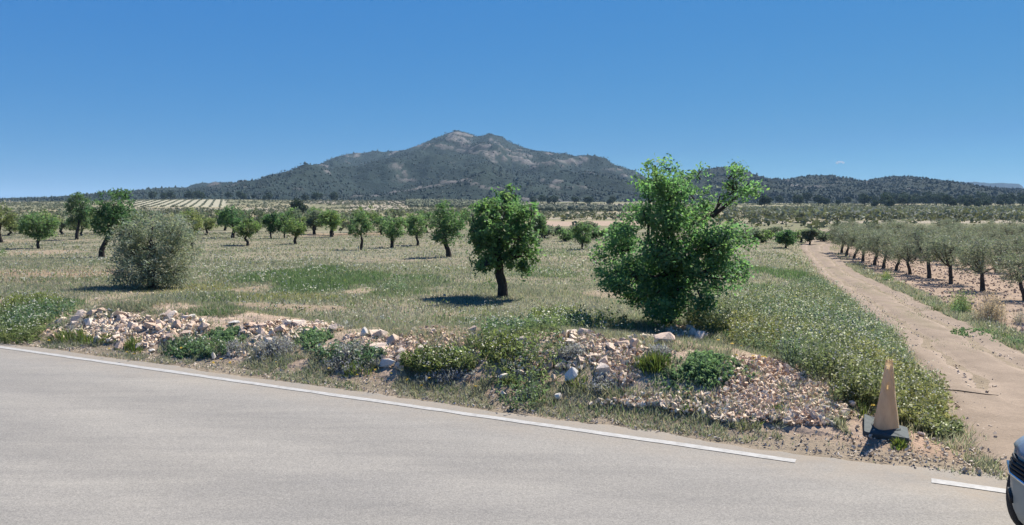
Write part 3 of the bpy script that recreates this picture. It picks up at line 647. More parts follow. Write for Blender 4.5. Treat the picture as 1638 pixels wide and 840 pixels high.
DK = ((0.045, 0.10, 0.045), (0.085, 0.15, 0.055)); MD = ((0.065, 0.12, 0.05), (0.12, 0.18, 0.065)); LT = ((0.075, 0.12, 0.04), (0.16, 0.21, 0.075)); GY = ((0.07, 0.095, 0.06), (0.14, 0.16, 0.10)); YL = ((0.10, 0.13, 0.05), (0.19, 0.21, 0.09))
for k, a in enumerate([
    ("dark green wide crowned almond tree right of the grey olive bush", 372, 381, 328, 52, DK),
    ("pale green almond tree standing in front of the dark wide crowned one", 396, 393, 346, 44, LT),
    ("small dark almond tree between two pale green ones", 434, 382, 340, 26, DK),
    ("slender pale green tree just behind the small dark almond tree", 455, 381, 345, 26, MD),
    ("light green almond tree with a neat round crown and short stem left of centre", 473, 390, 345, 44, LT),
    ("blue-green tree below the pale bare bank, left of a lighter one", 503, 375, 334, 44, GY),
    ("light green tree without a visible stem below the pale bare bank", 531, 379, 334, 50, LT),
    ("upright almond tree with a dark stem left of the broad flat one", 578, 400, 338, 48, MD),
    ("broad low almond tree with spreading limbs in mid field", 627, 396, 344, 56, MD),
    ("thin stemmed almond tree just left of the leaning dark one", 668, 393, 342, 38, MD),
    ("shrubby green tree leafy to the ground between the round almond and the tall bush", 932, 399, 354, 40, MD),
    ("green shrub half hidden behind the right side of the round almond tree", 862, 388, 342, 26, MD),
    ("small round dark green tree beside the far end of the dirt track", 1258, 397, 366, 34, DK),
    ("small grey-green tree at the far bend of the dirt track", 1295, 391, 366, 30, GY),
    ("yellow-green tree peeping out behind the olive bush", 307, 398, 332, 44, YL),
    ("yellow-green tree cut off by the left edge of the photo", 2, 388, 318, 56, YL)]):
    dense = a[0].startswith(("shrubby", "small round"))
    simple_tree(*a, seed=500 + k, trunk=0.10 if dense else 0.24)
ORD = ["first", "second", "third", "fourth", "fifth", "sixth", "seventh", "eighth", "ninth", "tenth", "eleventh", "twelfth", "thirteenth", "fourteenth", "fifteenth", "sixteenth", "seventeenth", "eighteenth", "nineteenth", "twentieth"]
rgb = np.random.default_rng(77)
k = 0
for lo, hi, y0, y1, cnt, tones, lab, grp in [
    (0, 345, 372, 380, 15, (YL, GY, YL), "pale tree, %s from the left in the line along the far left field edge", "trees along the far left field edge"),
    (345, 770, 368, 377, 17, (LT, MD, GY), "small tree, %s from the left in the far line below the terraced slopes", "trees below the terraces"),
    (860, 1020, 376, 386, 9, (GY, GY, MD), "grey-green bush, %s from the left in the hedge right of the round almond", "bushes in the hedge right of the almond"),
    (1175, 1345, 382, 390, 9, (GY, GY, LT), "grey-green bush, %s from the left in the row closing off the track", "bushes at the end of the track")]:
    for q in range(cnt):
        bx = lo + (hi - lo) * (q + 0.5 + 0.4 * (rgb.random() - 0.5)) / cnt; by = y0 + (y1 - y0) * rgb.random(); h = (20 if hi > 800 else 36) * (0.8 + 0.4 * rgb.random())
        simple_tree(lab % ORD[q], bx, by, by - h, h * (1.2 if hi < 800 else 1.7), tones[q % 3], 600 + k, name="field_tree" if hi < 800 else "bush", group=grp, trunk=0.12, nleaf=1500); k += 1

# olive orchard right of the track: a few built trees, copied
def copy_thing(root, loc, rz, sc, label):
    r = root.copy(); COL.objects.link(r); r.location = loc; r.rotation_euler.z = rz; r.scale = (sc, sc, sc); r["label"] = label
    for ch in root.children:
        c = ch.copy(); COL.objects.link(c); c.parent = r
    return r
protos = []
for v in range(5):
    rg = np.random.default_rng(800 + v); H_ = 2.55; root = thing("olive_tree", "x", "tree", (0, 0, 0), "olive trees in the orchard rows right of the track")
    lob = [(0, 0, 1.55, 0.95, 0.95, 0.72)]
    for q in range(9):
        a = q * 0.7 + rg.random(); lob.append((math.cos(a) * 0.72, math.sin(a) * 0.78, 0.95 + 1.15 * rg.random(), 0.36 + 0.2 * rg.random(), 0.36 + 0.2 * rg.random(), 0.34 + 0.16 * rg.random()))
    lean = rg.normal(size=2) * 0.10
    build_tree(root, [(0, 0, -0.08), (lean[0] * .3, lean[1] * .3, 0.3), (lean[0], lean[1], 0.55), (lean[0] * 1.3, lean[1] * 1.3, 0.8)], [0.12, 0.092, 0.082, 0.07], lob, 5600, 0.054, (0.115, 0.145, 0.082), (0.20, 0.222, 0.132), 'olivebark', 800 + v, 0.10, limbs=6, twigs=60, aspect=0.24, per=20)
    protos.append(root)
front = [(1640, 481), (1572, 466), (1521, 454), (1487, 445), (1456, 439), (1433, 433), (1413, 429), (1399, 424), (1380, 418), (1366, 413), (1354, 409), (1346, 405)]
words = ["nearest", "second", "third", "fourth", "fifth", "sixth", "seventh", "eighth", "ninth", "tenth", "eleventh", "twelfth"]
spots = []
fw = [ground(*p) for p in front]
for p, w_ in zip(fw, words):
    lab = "olive tree cut by the right edge of the photo, nearest in the front orchard row" if w_ == "nearest" else "olive tree, %s from the right edge in the front orchard row" % w_
    spots.append((p.x, p.y, lab))
v0 = fw[-1] - fw[1]; v0.normalize(); side = Vector((v0.y, -v0.x, 0))
for rowi in range(1, 6):
    nth = 0
    for kk in range(-3, 24):
        p = fw[1] + v0 * (kk * 3.2 + 0.9 * rowi) + side * rowi * 4.3
        if p.y > 74 or not (0.40 < p.x / p.y < 0.72) or p.y < 20: continue
        nth += 1; spots.append((p.x, p.y, "olive tree, %s from the near end of the %s orchard row from the track" % (ORD[nth - 1], ORD[rowi])))
rg = np.random.default_rng(9); used = 0
for i, (x, y, lab) in enumerate(spots):
    pr = protos[i % 5]; loc = (x, y, float(zg(x, y))); rz = rg.random() * 6.28; sc = 0.72 + 0.24 * rg.random()
    if i < 5: pr.location = loc; pr.rotation_euler.z = rz; pr.scale = (sc,) * 3; pr["label"] = lab
    else: copy_thing(pr, loc, rz, sc, lab)

# dark pines at the foot of the hills: one built, copied
def pine_proto(v):
    rg = np.random.default_rng(900 + v); root = thing("pine_tree", "x", "tree", (0, 0, 0), "dark pines at the foot of the hills")
    tube_obj("trunk", [(0, 0, -0.3), (0.1, 0, 1.5), (0.1, 0, 4.2)], [0.24, 0.2, 0.08], M['bark'], root, 6, v)
    lob = [(0, 0, 3.3, 2.2, 2.2, 1.9)] + [(math.cos(q * 1.26) * 1.5, math.sin(q * 1.26) * 1.5, 2.4 + 2.2 * rg.random(), 1.1, 1.1, 0.9) for q in range(5)]
    P, _ = crown_points(lob, 1100, rg, 0, 0.4, 0.4, 16)
    V, Fa, c = leaf_mesh(P, 0.42, rg, np.array((0.022, 0.038, 0.022)), np.array((0.05, 0.07, 0.036)))
    mesh_np("crown", V, Fa, M['needle'], root, col=c); return root
pines = [pine_proto(v) for v in range(3)]
rg = np.random.default_rng(55); pk = 0
PN = [(478, 343, 24, "dark rounded pine standing out above the field trees left of centre"), (1222, 331, 20, "dark round pine standing alone right of the tall bush"), (1245, 322, 12, None), (1275, 325, 16, None), (1290, 320, 16, None), (1308, 325, 15, None), (1320, 325, 11, None), (1340, 326, 9, None), (1355, 321, 10, None), (1128, 316, 8, None)]
PN += [(1365 + 280 * rg.random(), 315 + 15 * rg.random(), 9 + 8 * rg.random(), None) for _ in range(70)]
PN += [(850 + 160 * rg.random(), 320 + 5 * rg.random(), 7 + 5 * rg.random(), None) for _ in range(16)]
PN += [(230 + 320 * rg.random(), 318 + 5 * rg.random(), 7 + 6 * rg.random(), None) for _ in range(22)]
for (px, py, hp, lab) in PN:
    D_ = np.interp(py, [312, 318, 322, 326, 331, 335, 343], [900, 840, 780, 640, 470, 420, 260]); x = (px - CX) / F * D_; z = float(zg(x, D_))
    hm = hp / F * D_; sc = hm / 5.0
    if lab is None: lab = "dark pine among the scattered ones at the foot of the hills"
    pr = pines[pk % 3]
    if pk < 3: pr.location = (x, D_, z); pr.scale = (sc,) * 3; pr["label"] = lab
    else: copy_thing(pr, (x, D_, z), rg.random() * 6.28, sc, lab)
    pk += 1

# ------------------------------------------------------------------ rubble bank: soil, stones, gravel
def hull_mesh(seed, npts, sq=(1, 0.8, 0.6)):
    rg = np.random.default_rng(seed); bm = bmesh.new()
    p = rg.normal(size=(npts, 3)); p /= np.linalg.norm(p, axis=1)[:, None]; p *= (0.75 + 0.35 * rg.random((npts, 1))); p *= np.array(sq)
    for q in p: bm.verts.new(q)
    bmesh.ops.convex_hull(bm, input=bm.verts); bmesh.ops.delete(bm, geom=[v for v in bm.verts if not v.link_faces], context='VERTS')
    bm.verts.index_update(); V = np.array([v.co[:] for v in bm.verts]); Fa = np.array([[v.index for v in f.verts] for f in bm.faces]); bm.free()
    return V, Fa
bank = thing("rubble_bank", "long low bank of pinkish rubble and earth between the road and the field", "rubble bank", (*xy_of(-6, 1.9), 0))
bo = np.array(bank.location)
sb = np.arange(-14.5, 1.0, 0.07); nb = np.linspace(0.55, 3.0, 40)
SB, NB = np.meshgrid(sb, nb, indexing='ij'); ew = sst(0.55, 0.8, NB) * (1 - sst(2.6, 3.0, NB)) * sst(-14.5, -13.8, SB) * (1 - sst(0.3, 0.95, SB))
XB, YB = xy_of(SB, NB); ZB = zg(XB, YB) - 0.14 + ew * (0.15 + 0.09 * (fbm(SB * 3.5, NB * 3.5, 4, 61) - 0.45))
tb = fbm(SB * 1.1, NB * 1.1, 4, 63)[..., None]
bc = np.array([0.38, 0.27, 0.19]) * (1 - tb) + np.array([0.50, 0.39, 0.29]) * tb
mesh_np("bank_soil", np.stack([XB, YB, ZB], -1).reshape(-1, 3) - bo, grid_faces(len(sb), len(nb)), M['ground'], bank, col=bc.reshape(-1, 3) * 0.9)
ZONES = [  # px, py, rx, ry, stones, gravel, stone size, tone 0 pink .. 1 pale
    (110, 515, 60, 22, 26, 1500, 0.105, 0.75), (165, 525, 60, 26, 42, 2400, 0.10, 0.85), (215, 535, 55, 26, 30, 1800, 0.095, 0.7), (285, 525, 50, 22, 34, 1800, 0.11, 0.6),
    (420, 535, 50, 20, 24, 1800, 0.09, 0.5), (490, 528, 60, 13, 20, 1500, 0.10, 0.65), (590, 550, 45, 16, 12, 1300, 0.11, 0.35), (640, 565, 45, 25, 14, 1600, 0.09, 0.15),
    (710, 545, 60, 24, 16, 2400, 0.07, 0.1), (845, 575, 45, 25, 10, 1500, 0.085, 0.5), (925, 560, 50, 26, 22, 2300, 0.095, 0.4), (990, 575, 45, 32, 18, 2500, 0.085, 0.35),
    (1030, 545, 28, 14, 10, 700, 0.10, 0.5), (1095, 535, 36, 12, 16, 800, 0.10, 0.55), (1210, 610, 60, 40, 10, 3800, 0.075, 0.3), (1280, 635, 70, 36, 14, 4800, 0.075, 0.35),
    (1200, 655, 80, 28, 10, 3200, 0.07, 0.4), (1300, 665, 60, 20, 16, 1800, 0.085, 0.55), (1060, 650, 120, 16, 8, 1300, 0.06, 0.55), (560, 575, 60, 16, 8, 700, 0.08, 0.6), (300, 575, 260, 12, 8, 900, 0.06, 0.7), (1220, 555, 45, 12, 3, 900, 0.07, 0.3)]
rg = np.random.default_rng(2024)
HV = [hull_mesh(100 + i, 13, (1, 0.75 + 0.1 * (i % 3), 0.55 + 0.12 * (i % 3))) for i in range(14)]
stone_me = []
for V, Fa in HV:
    o = mesh_np("stone", V, Fa, M['stone'], bank); stone_me.append(o.data); bpy.data.objects.remove(o)
GVs, GFs, GCs, goff = [], [], [], 0
GH = [hull_mesh(300 + i, 7, (1, 0.8, 0.65)) for i in range(6)]
def zone_pts(cx, cy, rx, ry, k, rg, pw=0.5):
    c, l, r_, b_, t_ = [np.array(at(*q)) for q in ((cx, cy), (cx - rx, cy), (cx + rx, cy), (cx, cy + ry), (cx, cy - ry))]
    a = rg.random(k) * 6.2832; m_ = rg.random(k) ** pw
    P = c + (np.cos(a) * m_)[:, None] * (r_ - l) / 2 + (np.sin(a) * m_)[:, None] * (t_ - b_) / 2
    return P[:, 0], P[:, 1]
nst = 0
PINK, PALE, RED = np.array([0.62, 0.455, 0.32]), np.array([0.72, 0.61, 0.46]), np.array([0.36, 0.24, 0.165])
for (cx, cy, rx, ry, ns_, ng_, sz, tone) in ZONES:
    x, y = zone_pts(cx, cy, rx, ry, ns_, rg, 0.6)
    for i in range(ns_):
        if nst >= 300: break
        o = bpy.data.objects.new("stone", stone_me[rg.integers(14)]); COL.objects.link(o); o.parent = bank
        s_ = sz * (0.55 + 1.05 * rg.random() ** 2.4); o.location = np.array([x[i], y[i], float(zg(x[i], y[i])) + s_ * 0.18 + 0.02]) - bo
        o.rotation_euler = (rg.normal() * 0.4, rg.normal() * 0.4, rg.random() * 6.28); o.scale = (s_, s_ * (0.8 + 0.4 * rg.random()), s_ * (0.8 + 0.5 * rg.random())); nst += 1
    for h in range(6):
        x, y = zone_pts(cx, cy, rx, ry, ng_ // 6, rg, 0.72 + 0.1 * h); kp = (n_of(x, y) > 0.62 + 0.25 * fbm(x * 3, y * 3, 2, 4)) & (rg.random(len(x)) < 2.6 * (fbm(x * 2.4, y * 2.4, 3, 70) - 0.24)); x, y = x[kp], y[kp]; k = len(x)
        sc = (0.012 + 0.050 * rg.random(k) ** 2.2) * (1.0 if sz > 0.08 else 0.9)
        V, Fa = scatter(GH[h][0], GH[h][1], np.stack([x, y, zg(x, y) + 0.02 + sc * 0.5], 1), sc, rand_rot(k, rg))
        t = np.clip(tone + rg.normal(size=(k, 1)) * 0.3, 0, 1); c = PINK * (1 - t) + PALE * t; dk = rg.random((k, 1)) < 0.22; c = np.where(dk, RED, c) * (0.8 + 0.4 * rg.random((k, 1)))
        GVs.append(V); GFs.append(Fa + goff); GCs.append(np.repeat(c, len(GH[h][0]), 0)); goff += len(V)
mesh_np("gravel", np.vstack(GVs) - bo, np.vstack(GFs), M['gravel'], bank, col=np.vstack(GCs), kind="stuff")
# pebbles and clods on verge, track and orchard soil
GVs, GFs, GCs, goff = [], [], [], 0
def pebbles(x, y, lo, hi, cA, cB, zoff=0.0):
    global goff
    k = len(x); h = rg.integers(6); sc = lo + (hi - lo) * rg.random(k) ** 2
    V, Fa = scatter(GH[h][0], GH[h][1], np.stack([x, y, zg(x, y) + zoff + sc * 0.35], 1), sc, rand_rot(k, rg)); t = rg.random((k, 1))
    GVs.append(V); GFs.append(Fa + goff); GCs.append(np.repeat((np.array(cA) * (1 - t) + np.array(cB) * t), len(GH[h][0]), 0)); goff += len(V)
k = 4500; s_ = -14 + 18 * rg.random(k); n_ = 0.30 + 0.5 * rg.random(k); x, y = xy_of(s_, n_); pebbles(x, y, 0.006, 0.028, (0.40, 0.33, 0.25), (0.56, 0.49, 0.40))
k = 900; s_ = 0.2 + 4.5 * rg.random(k); n_ = 0.35 + 1.0 * rg.random(k); x, y = xy_of(s_, n_); pebbles(x, y, 0.008, 0.035, (0.40, 0.33, 0.25), (0.58, 0.50, 0.40), 0.02)
k = 700; y = 8 + 26 * rg.random(k) ** 1.3; x = lerp(xL(y), xR(y), rg.random(k)); pebbles(x, y, 0.008, 0.03, (0.40, 0.32, 0.24), (0.56, 0.47, 0.36), 0.012)
k = 1500; y = 8 + 22 * rg.random(k) ** 1.4; x = np.where(rg.random(k) < 0.5, xL(y) + 0.25 * np.abs(rg.normal(size=k)), xR(y) - 0.3 * np.abs(rg.normal(size=k))); pebbles(x, y, 0.010, 0.040, (0.44, 0.36, 0.27), (0.62, 0.52, 0.41), 0.012)
k = 9000; y = 16 + 40 * rg.random(k) ** 1.2; x = xR(y) + 0.8 + 16 * rg.random(k); m_ = x / y < 0.8; pebbles(x[m_], y[m_], 0.02, 0.09, (0.38, 0.27, 0.19), (0.54, 0.42, 0.32))
k = 3500; y = 15 + 40 * rg.random(k); x = y * (-0.72 + 0.9 * rg.random(k)); m_ = (pm(x, y, 'red') + pm(x, y, 'bare')) > 0.4; pebbles(x[m_], y[m_], 0.015, 0.07, (0.36, 0.26, 0.18), (0.60, 0.50, 0.38))
mesh_np("pebbles", np.vstack(GVs), np.vstack(GFs), M['gravel'], col=np.vstack(GCs), kind="stuff")

# boulders one can point at
def boulder(label, px, py, w, h, mat, seed, tilt=0.0, npts=15):
    p = ground(px, py); s = p.y / F; V, Fa = hull_mesh(seed, npts, (1, 0.8, 1)); V = V * np.array([w * s / 2, (w + h) * s / 4, h * s / 2]) * 1.05; V[:, 2] += h * s * 0.46
    V = V @ np.array(Matrix.Rotation(tilt, 3, 'Y')).T
    bm = bmesh.new(); vs = [bm.verts.new(v) for v in V]
    for f in Fa: bm.faces.new([vs[i] for i in f])
    bmesh.ops.bevel(bm, geom=bm.edges[:], offset=0.004, segments=1, affect='EDGES', clamp_overlap=True)
    o = bm_obj("boulder", bm, M[mat]); o.location = p; tagit(o, label, "stone", None)
for a in [("large flat pink boulder at the foot of the tall bush", 1062, 551, 36, 22, 'pinkstone', 1), ("upright pale block on the crest left of the large flat boulder", 1012, 561, 17, 22, 'pinkstone', 2, 0.1),
          ("white rounded stone standing upright on the rubble crest left of centre", 582, 542, 13, 20, 'whitestone', 3, 0.1), ("pale angular stone leaning in the weeds near the verge right of centre", 909, 613, 22, 28, 'greystone', 4, 0.35),
          ("pinkish stone touching the left side of the pale leaning stone", 888, 611, 11, 20, 'pinkstone', 5, -0.1), ("white arched stone in the grass of the verge, above the smaller lying one", 808, 610, 24, 14, 'whitestone', 6),
          ("small white oblong stone lying on the verge close to the edge line", 808, 634, 20, 10, 'whitestone', 7, 0.25), ("whitish knobbly stone on the verge below the pale leaning stone", 893, 640, 16, 14, 'whitestone', 8),
          ("small white pointed stone at the foot of the bank beside grey dead weeds", 342, 575, 11, 14, 'whitestone', 9), ("small cream stone on the verge between two green tufts", 243, 564, 13, 7, 'whitestone', 10),
          ("flat pale slab propped on the crest of the rubble left of centre", 308, 511, 20, 11, 'whitestone', 11, 0.1), ("pale flat stone on the crest behind the left green weeds", 374, 519, 19, 8, 'greystone', 12),
          ("brown rounded stone on the rubble crest beside the green field", 410, 528, 18, 12, 'pinkstone', 13), ("pale pointed stone topping the rubble crest left of centre", 462, 523, 14, 12, 'whitestone', 14),
          ("broad pink boulder half buried in the crest right of the white upright stone", 607, 562, 34, 16, 'pinkstone', 15), ("grey flat boulder low in the bank under reddish earth", 618, 588, 38, 16, 'greystone', 16),
          ("pale block at the top left of the central rubble heap", 927, 547, 12, 11, 'pinkstone', 17), ("wide greyish pink stone in the central rubble heap", 955, 575, 32, 12, 'pinkstone', 18),
          ("grey stone at the lower right end of the gravel heap", 1310, 676, 20, 15, 'greystone', 19), ("pale oblong stone at the right tip of the gravel heap", 1333, 682, 22, 10, 'whitestone', 20, 0.3),
          ("big pale stone near the top right of the gravel heap", 1362, 652, 13, 15, 'pinkstone', 21), ("round pale stone low on the gravel heap", 1320, 660, 17, 14, 'whitestone', 22),
          ("cream stone in the grass just left of the traffic cone", 1399, 657, 12, 10, 'whitestone', 23), ("pale long stone in the grass just right of the traffic cone", 1472, 697, 18, 8, 'pinkstone', 24, 0.3)]:
    boulder(*a)

# ------------------------------------------------------------------ grass and weeds
def gcolors(x, y, rg):
    k = len(x); t = fbm(x * 0.7, y * 0.7, 4, 66); v = rg.random(k)
    olive, green, tan, gry = np.array([0.185, 0.188, 0.132]), np.array([0.092, 0.140, 0.068]), np.array([0.29, 0.255, 0.195]), np.array([0.215, 0.222, 0.195])
    yel = np.array([0.24, 0.23, 0.08])
    lush = pm(x, y, 'lush'); gr = pm(x, y, 'grey'); ye = pm(x, y, 'yellow')
    pg = np.clip(0.30 + 1.3 * (t - 0.45) + 0.75 * lush, 0.05, 0.95); pt = 0.20 * (1 - lush); pgr = 0.42 + 0.5 * gr
    c = np.where((v < pg)[:, None], green, olive); w = rg.random(k)
    c = np.where((w < pt)[:, None], tan, c); c = np.where(((w > pt) & (w < pt + pgr * (1 - lush)))[:, None], gry, c)
    c = np.where((rg.random(k) < ye * 0.7)[:, None], yel, c)
    return c * 1.25 * (0.75 + 0.5 * rg.random((k, 1)))
GV_, GC_ = [], []
rg = np.random.default_rng(31)
def blades(x, y, h, w, c, rg, lean=0.75):
    k = len(x); a = rg.random(k) * 6.2832; z = zg(x, y) - 0.01
    l = h * lean * rg.normal(size=k); b = rg.random(k) * 6.2832
    V = np.zeros((k, 3, 3)); V[:, 0] = np.stack([x - np.cos(a) * w, y - np.sin(a) * w, z], 1); V[:, 1] = np.stack([x + np.cos(a) * w, y + np.sin(a) * w, z], 1)
    V[:, 2] = np.stack([x + np.cos(b) * l, y + np.sin(b) * l, z + h], 1)
    GV_.append(V.reshape(-1, 3)); GC_.append(np.repeat(c, 3, 0))
for (d0, d1, k, h0, w0) in ((7.0, 10.5, 90000, 0.085, 0.0050), (10.5, 15, 170000, 0.085, 0.0065), (15, 24, 210000, 0.075, 0.010), (24, 40, 190000, 0.075, 0.017), (40, 92, 190000, 0.085, 0.036)):
    y = np.sqrt(d0 ** 2 + (d1 ** 2 - d0 ** 2) * rg.random(k)); x = y * (-0.86 + 1.72 * rg.random(k))
    cv = cover(x, y) * (0.12 + 0.88 * clear(x, y)); m_ = rg.random(k) < cv; x, y = x[m_], y[m_]; k = len(x); lush = pm(x, y, 'lush')
    hh = h0 * (0.5 + 0.9 * rg.random(k)) * (0.65 + 0.7 * fbm(x * 0.5, y * 0.5, 3, 15)) * (1 + 0.7 * lush) * (0.45 + 0.55 * sst(0.6, 1.6, n_of(x, y)))
    blades(x, y, hh, w0 * (0.6 + 0.8 * rg.random(k)), gcolors(x, y, rg), rg)
# sparse tufts on the verge edge, the bank and along the track
for (s0, s1, n0, n1, k) in ((-15, 1.6, 0.30, 1.05, 70000), (-14.5, -11.6, 0.6, 2.6, 20000), (-0.5, 2.3, 0.5, 1.6, 14000), (-13, 1.0, 0.8, 2.8, 90000)):
    s_ = s0 + (s1 - s0) * rg.random(k); n_ = n0 + (n1 - n0) * rg.random(k) ** 0.7; x, y = xy_of(s_, n_)
    m_ = (fbm(x * 1.9, y * 1.9, 4, 88) > 0.49) & (x < xL(y) - 0.1) & clear(x, y); x, y = x[m_], y[m_]; k = len(x)
    c = gcolors(x, y, rg); blades(x, y, (0.03 + 0.11 * rg.random(k) ** 1.5) * (0.22 + 0.78 * n_of(x, y).clip(0, 1)), 0.004 + 0.004 * rg.random(k), c, rg)
k = 26000; y = 9 + 36 * rg.random(k) ** 1.3; x = xR(y) + 0.10 + 0.9 * rg.random(k) ** 1.5; m_ = fbm(x * 1.1, y * 0.7, 3, 90) > 0.43; x, y = x[m_], y[m_]; k = len(x)
blades(x, y, 0.05 + 0.12 * rg.random(k) ** 1.5, 0.006 + 0.0004 * y, gcolors(x, y, rg), rg)
k = 9000; y = 15 + 28 * rg.random(k); x = lerp(xL(y), xR(y), 0.5) + 0.16 * rg.normal(size=k); m_ = fbm(x * 0.9, y * 0.5, 3, 35) > 0.5; x, y = x[m_], y[m_]; k = len(x)
blades(x, y, 0.03 + 0.05 * rg.random(k), 0.006 + 0.0003 * y, gcolors(x, y, rg), rg)
V = np.vstack(GV_); mesh_np("grass", V, np.arange(len(V)).reshape(-1, 3), M['grass'], col=np.vstack(GC_), kind="stuff")

def weed_arrays(x, y, h, rg, base=None, nleaf=8, nflow=6, leafc=(0.085, 0.13, 0.05), leafc2=(0.16, 0.20, 0.10), flowc=(0.66, 0.63, 0.54), ls=0.03, fs=0.011, wz=0.004, stemc=(0.14, 0.17, 0.08), fprob=1.0, lowleaf=0.0):
    """stalks with leaves up the stem and pale flowers at the tip; returns quads"""
    k = len(x); z = zg(x, y) if base is None else base; 
    lx, ly = rg.normal(size=k) * 0.18 * h, rg.normal(size=k) * 0.18 * h
    B = np.stack([x, y, z - 0.01], 1); T = np.stack([x + lx, y + ly, z + h], 1); a = rg.random(k) * 6.28; off = np.stack([np.cos(a) * wz, np.sin(a) * wz, 0 * a], 1)
    Q = [np.stack([B - off, B + off, T + off * 0.4, T - off * 0.4], 1)]; C = [np.repeat(np.tile(stemc, (k, 1)) * (0.8 + 0.4 * rg.random((k, 1))), 4, 0)]
    tn = fbm(x * 0.8, y * 0.8, 3, 120)[:, None]; tint = np.clip((tn - 0.35) * 3.0, 0, 1); tint = np.array([1.30, 1.08, 0.75]) * tint + np.array([0.86, 0.98, 1.12]) * (1 - tint); tint = tint * (0.75 + 0.5 * rg.random((k, 1)))
    def quads(P, s, asp, up, cA, cB, tnt=None):
        V, Fa, c = leaf_mesh(P, s, rg, np.array(cA), np.array(cB), up, asp)
        if tnt is not None: c = c * np.repeat(tnt, len(c) // len(tnt), 0)
        Q.append(V.reshape(-1, 4, 3)); C.append(c)
    if nleaf:
        t = rg.random((k, nleaf)) ** (1.0 + lowleaf); P = (B[:, None] + (T - B)[:, None] * t[..., None]) + rg.normal(size=(k, nleaf, 3)) * np.array([1, 1, 0.4]) * (0.12 * h)[:, None, None]
        P[..., 2] = np.maximum(P[..., 2], z[:, None] + 0.01); quads(P.reshape(-1, 3), ls, 0.34, 0.2, leafc, leafc2, tint)
    if nflow:
        m_ = rg.random(k) < fprob; P = T[m_][:, None] + rg.normal(size=(m_.sum(), nflow, 3)) * np.array([1, 1, 0.9]) * (0.10 * h[m_])[:, None, None]
        quads(P.reshape(-1, 3), fs, 0.9, 0.6, np.array(flowc) * 0.85, flowc)
    return np.concatenate(Q).reshape(-1, 3), np.concatenate(C)
WV, WC = [], []
def weeds(*a, **k_):
    V, C = weed_arrays(*a, **k_); WV.append(V); WC.append(C)
rg = np.random.default_rng(47)
for (cx, cy, rx, ry, k, h0, h1, fp) in ((1250, 540, 80, 34, 1500, 0.26, 0.50, .8), (1330, 570, 70, 40, 1700, 0.26, 0.50, .8), (1400, 620, 60, 40, 1500, 0.20, 0.42, .7), (1460, 650, 55, 40, 1300, 0.14, 0.34, .6), (1330, 520, 70, 25, 1100, 0.25, 0.45, .9), (1160, 518, 60, 18, 900, 0.28, 0.55, .95), (1240, 500, 70, 18, 800, 0.25, 0.45, .9), (1400, 560, 50, 40, 900, 0.22, 0.4, .8), (1480, 690, 60, 16, 700, 0.06, 0.16, .4), (1300, 470, 60, 20, 500, 0.2, 0.35, .8), (1215, 520, 40, 20, 500, .3, .5, .8)):
    x, y = zone_pts(cx, cy, rx, ry, k, rg, 0.55); m_ = (x < xL(y) - 0.06) & (n_of(x, y) > 1.0) & clear(x, y) & (np.hypot(x - CONE[0], y - CONE[1]) > 0.55); x, y = x[m_], y[m_]; k = len(x)
    h = (h0 + (h1 - h0) * rg.random(k)) * (0.7 + 0.6 * fbm(x * 1.1, y * 1.1, 3, 19))
    h = h * (0.55 + 0.75 * rg.random(k) ** 1.5)
    weeds(x, y, h, rg, fprob=fp * 0.62, nleaf=11, nflow=3, ls=0.029, leafc=(0.095, 0.13, 0.06), leafc2=(0.185, 0.205, 0.125), flowc=(0.47, 0.46, 0.38))
for (cx, cy, rx, ry, k, h0, h1) in ((830, 540, 66, 22, 480, 0.12, 0.28), (790, 560, 50, 16, 160, .1, .2), (700, 590, 60, 16, 500, 0.12, 0.25), (890, 525, 50, 12, 400, 0.2, 0.35), (60, 500, 60, 20, 700, .15, .3), (20, 530, 50, 22, 600, .15, .3), (560, 575, 60, 14, 220, .08, .2), (320, 560, 50, 14, 160, .08, .18), (930, 530, 80, 12, 350, .15, .3)):
    x, y = zone_pts(cx, cy, rx, ry, k, rg, 0.6); k = len(x); weeds(x, y, h0 + (h1 - h0) * rg.random(k), rg, fprob=0.22, nleaf=10, nflow=3, leafc=(0.085, 0.135, 0.055), leafc2=(0.155, 0.20, 0.10))
# thin scatter all over the field
for (d0, d1, k, fs, wz, ls) in ((11, 18, 5000, 0.013, 0.004, 0.03), (18, 30, 9000, 0.019, 0.006, 0.035), (30, 50, 11000, 0.032, 0.010, 0.05), (50, 88, 10000, 0.05, 0.02, 0.08)):
    y = np.sqrt(d0 ** 2 + (d1 ** 2 - d0 ** 2) * rg.random(k)); x = y * (-0.8 + 1.6 * rg.random(k))
    m_ = (rg.random(k) < cover(x, y) * np.clip(4.0 * (fbm(x * 0.22, y * 0.22, 4, 25) - 0.42), 0.02, 1) * np.where(y > 30, 0.6, 1.0)) & (n_of(x, y) > 2.4); x, y = x[m_], y[m_]; k = len(x)
    weeds(x, y, 0.10 + 0.20 * rg.random(k), rg, nleaf=2, nflow=3, fs=fs, wz=wz, ls=ls, fprob=0.6, flowc=(0.43, 0.42, 0.35))
V = np.vstack(WV); mesh_np("flowering_weeds", V, np.arange(len(V)).reshape(-1, 4), M['grass'], col=np.vstack(WC), kind="stuff")

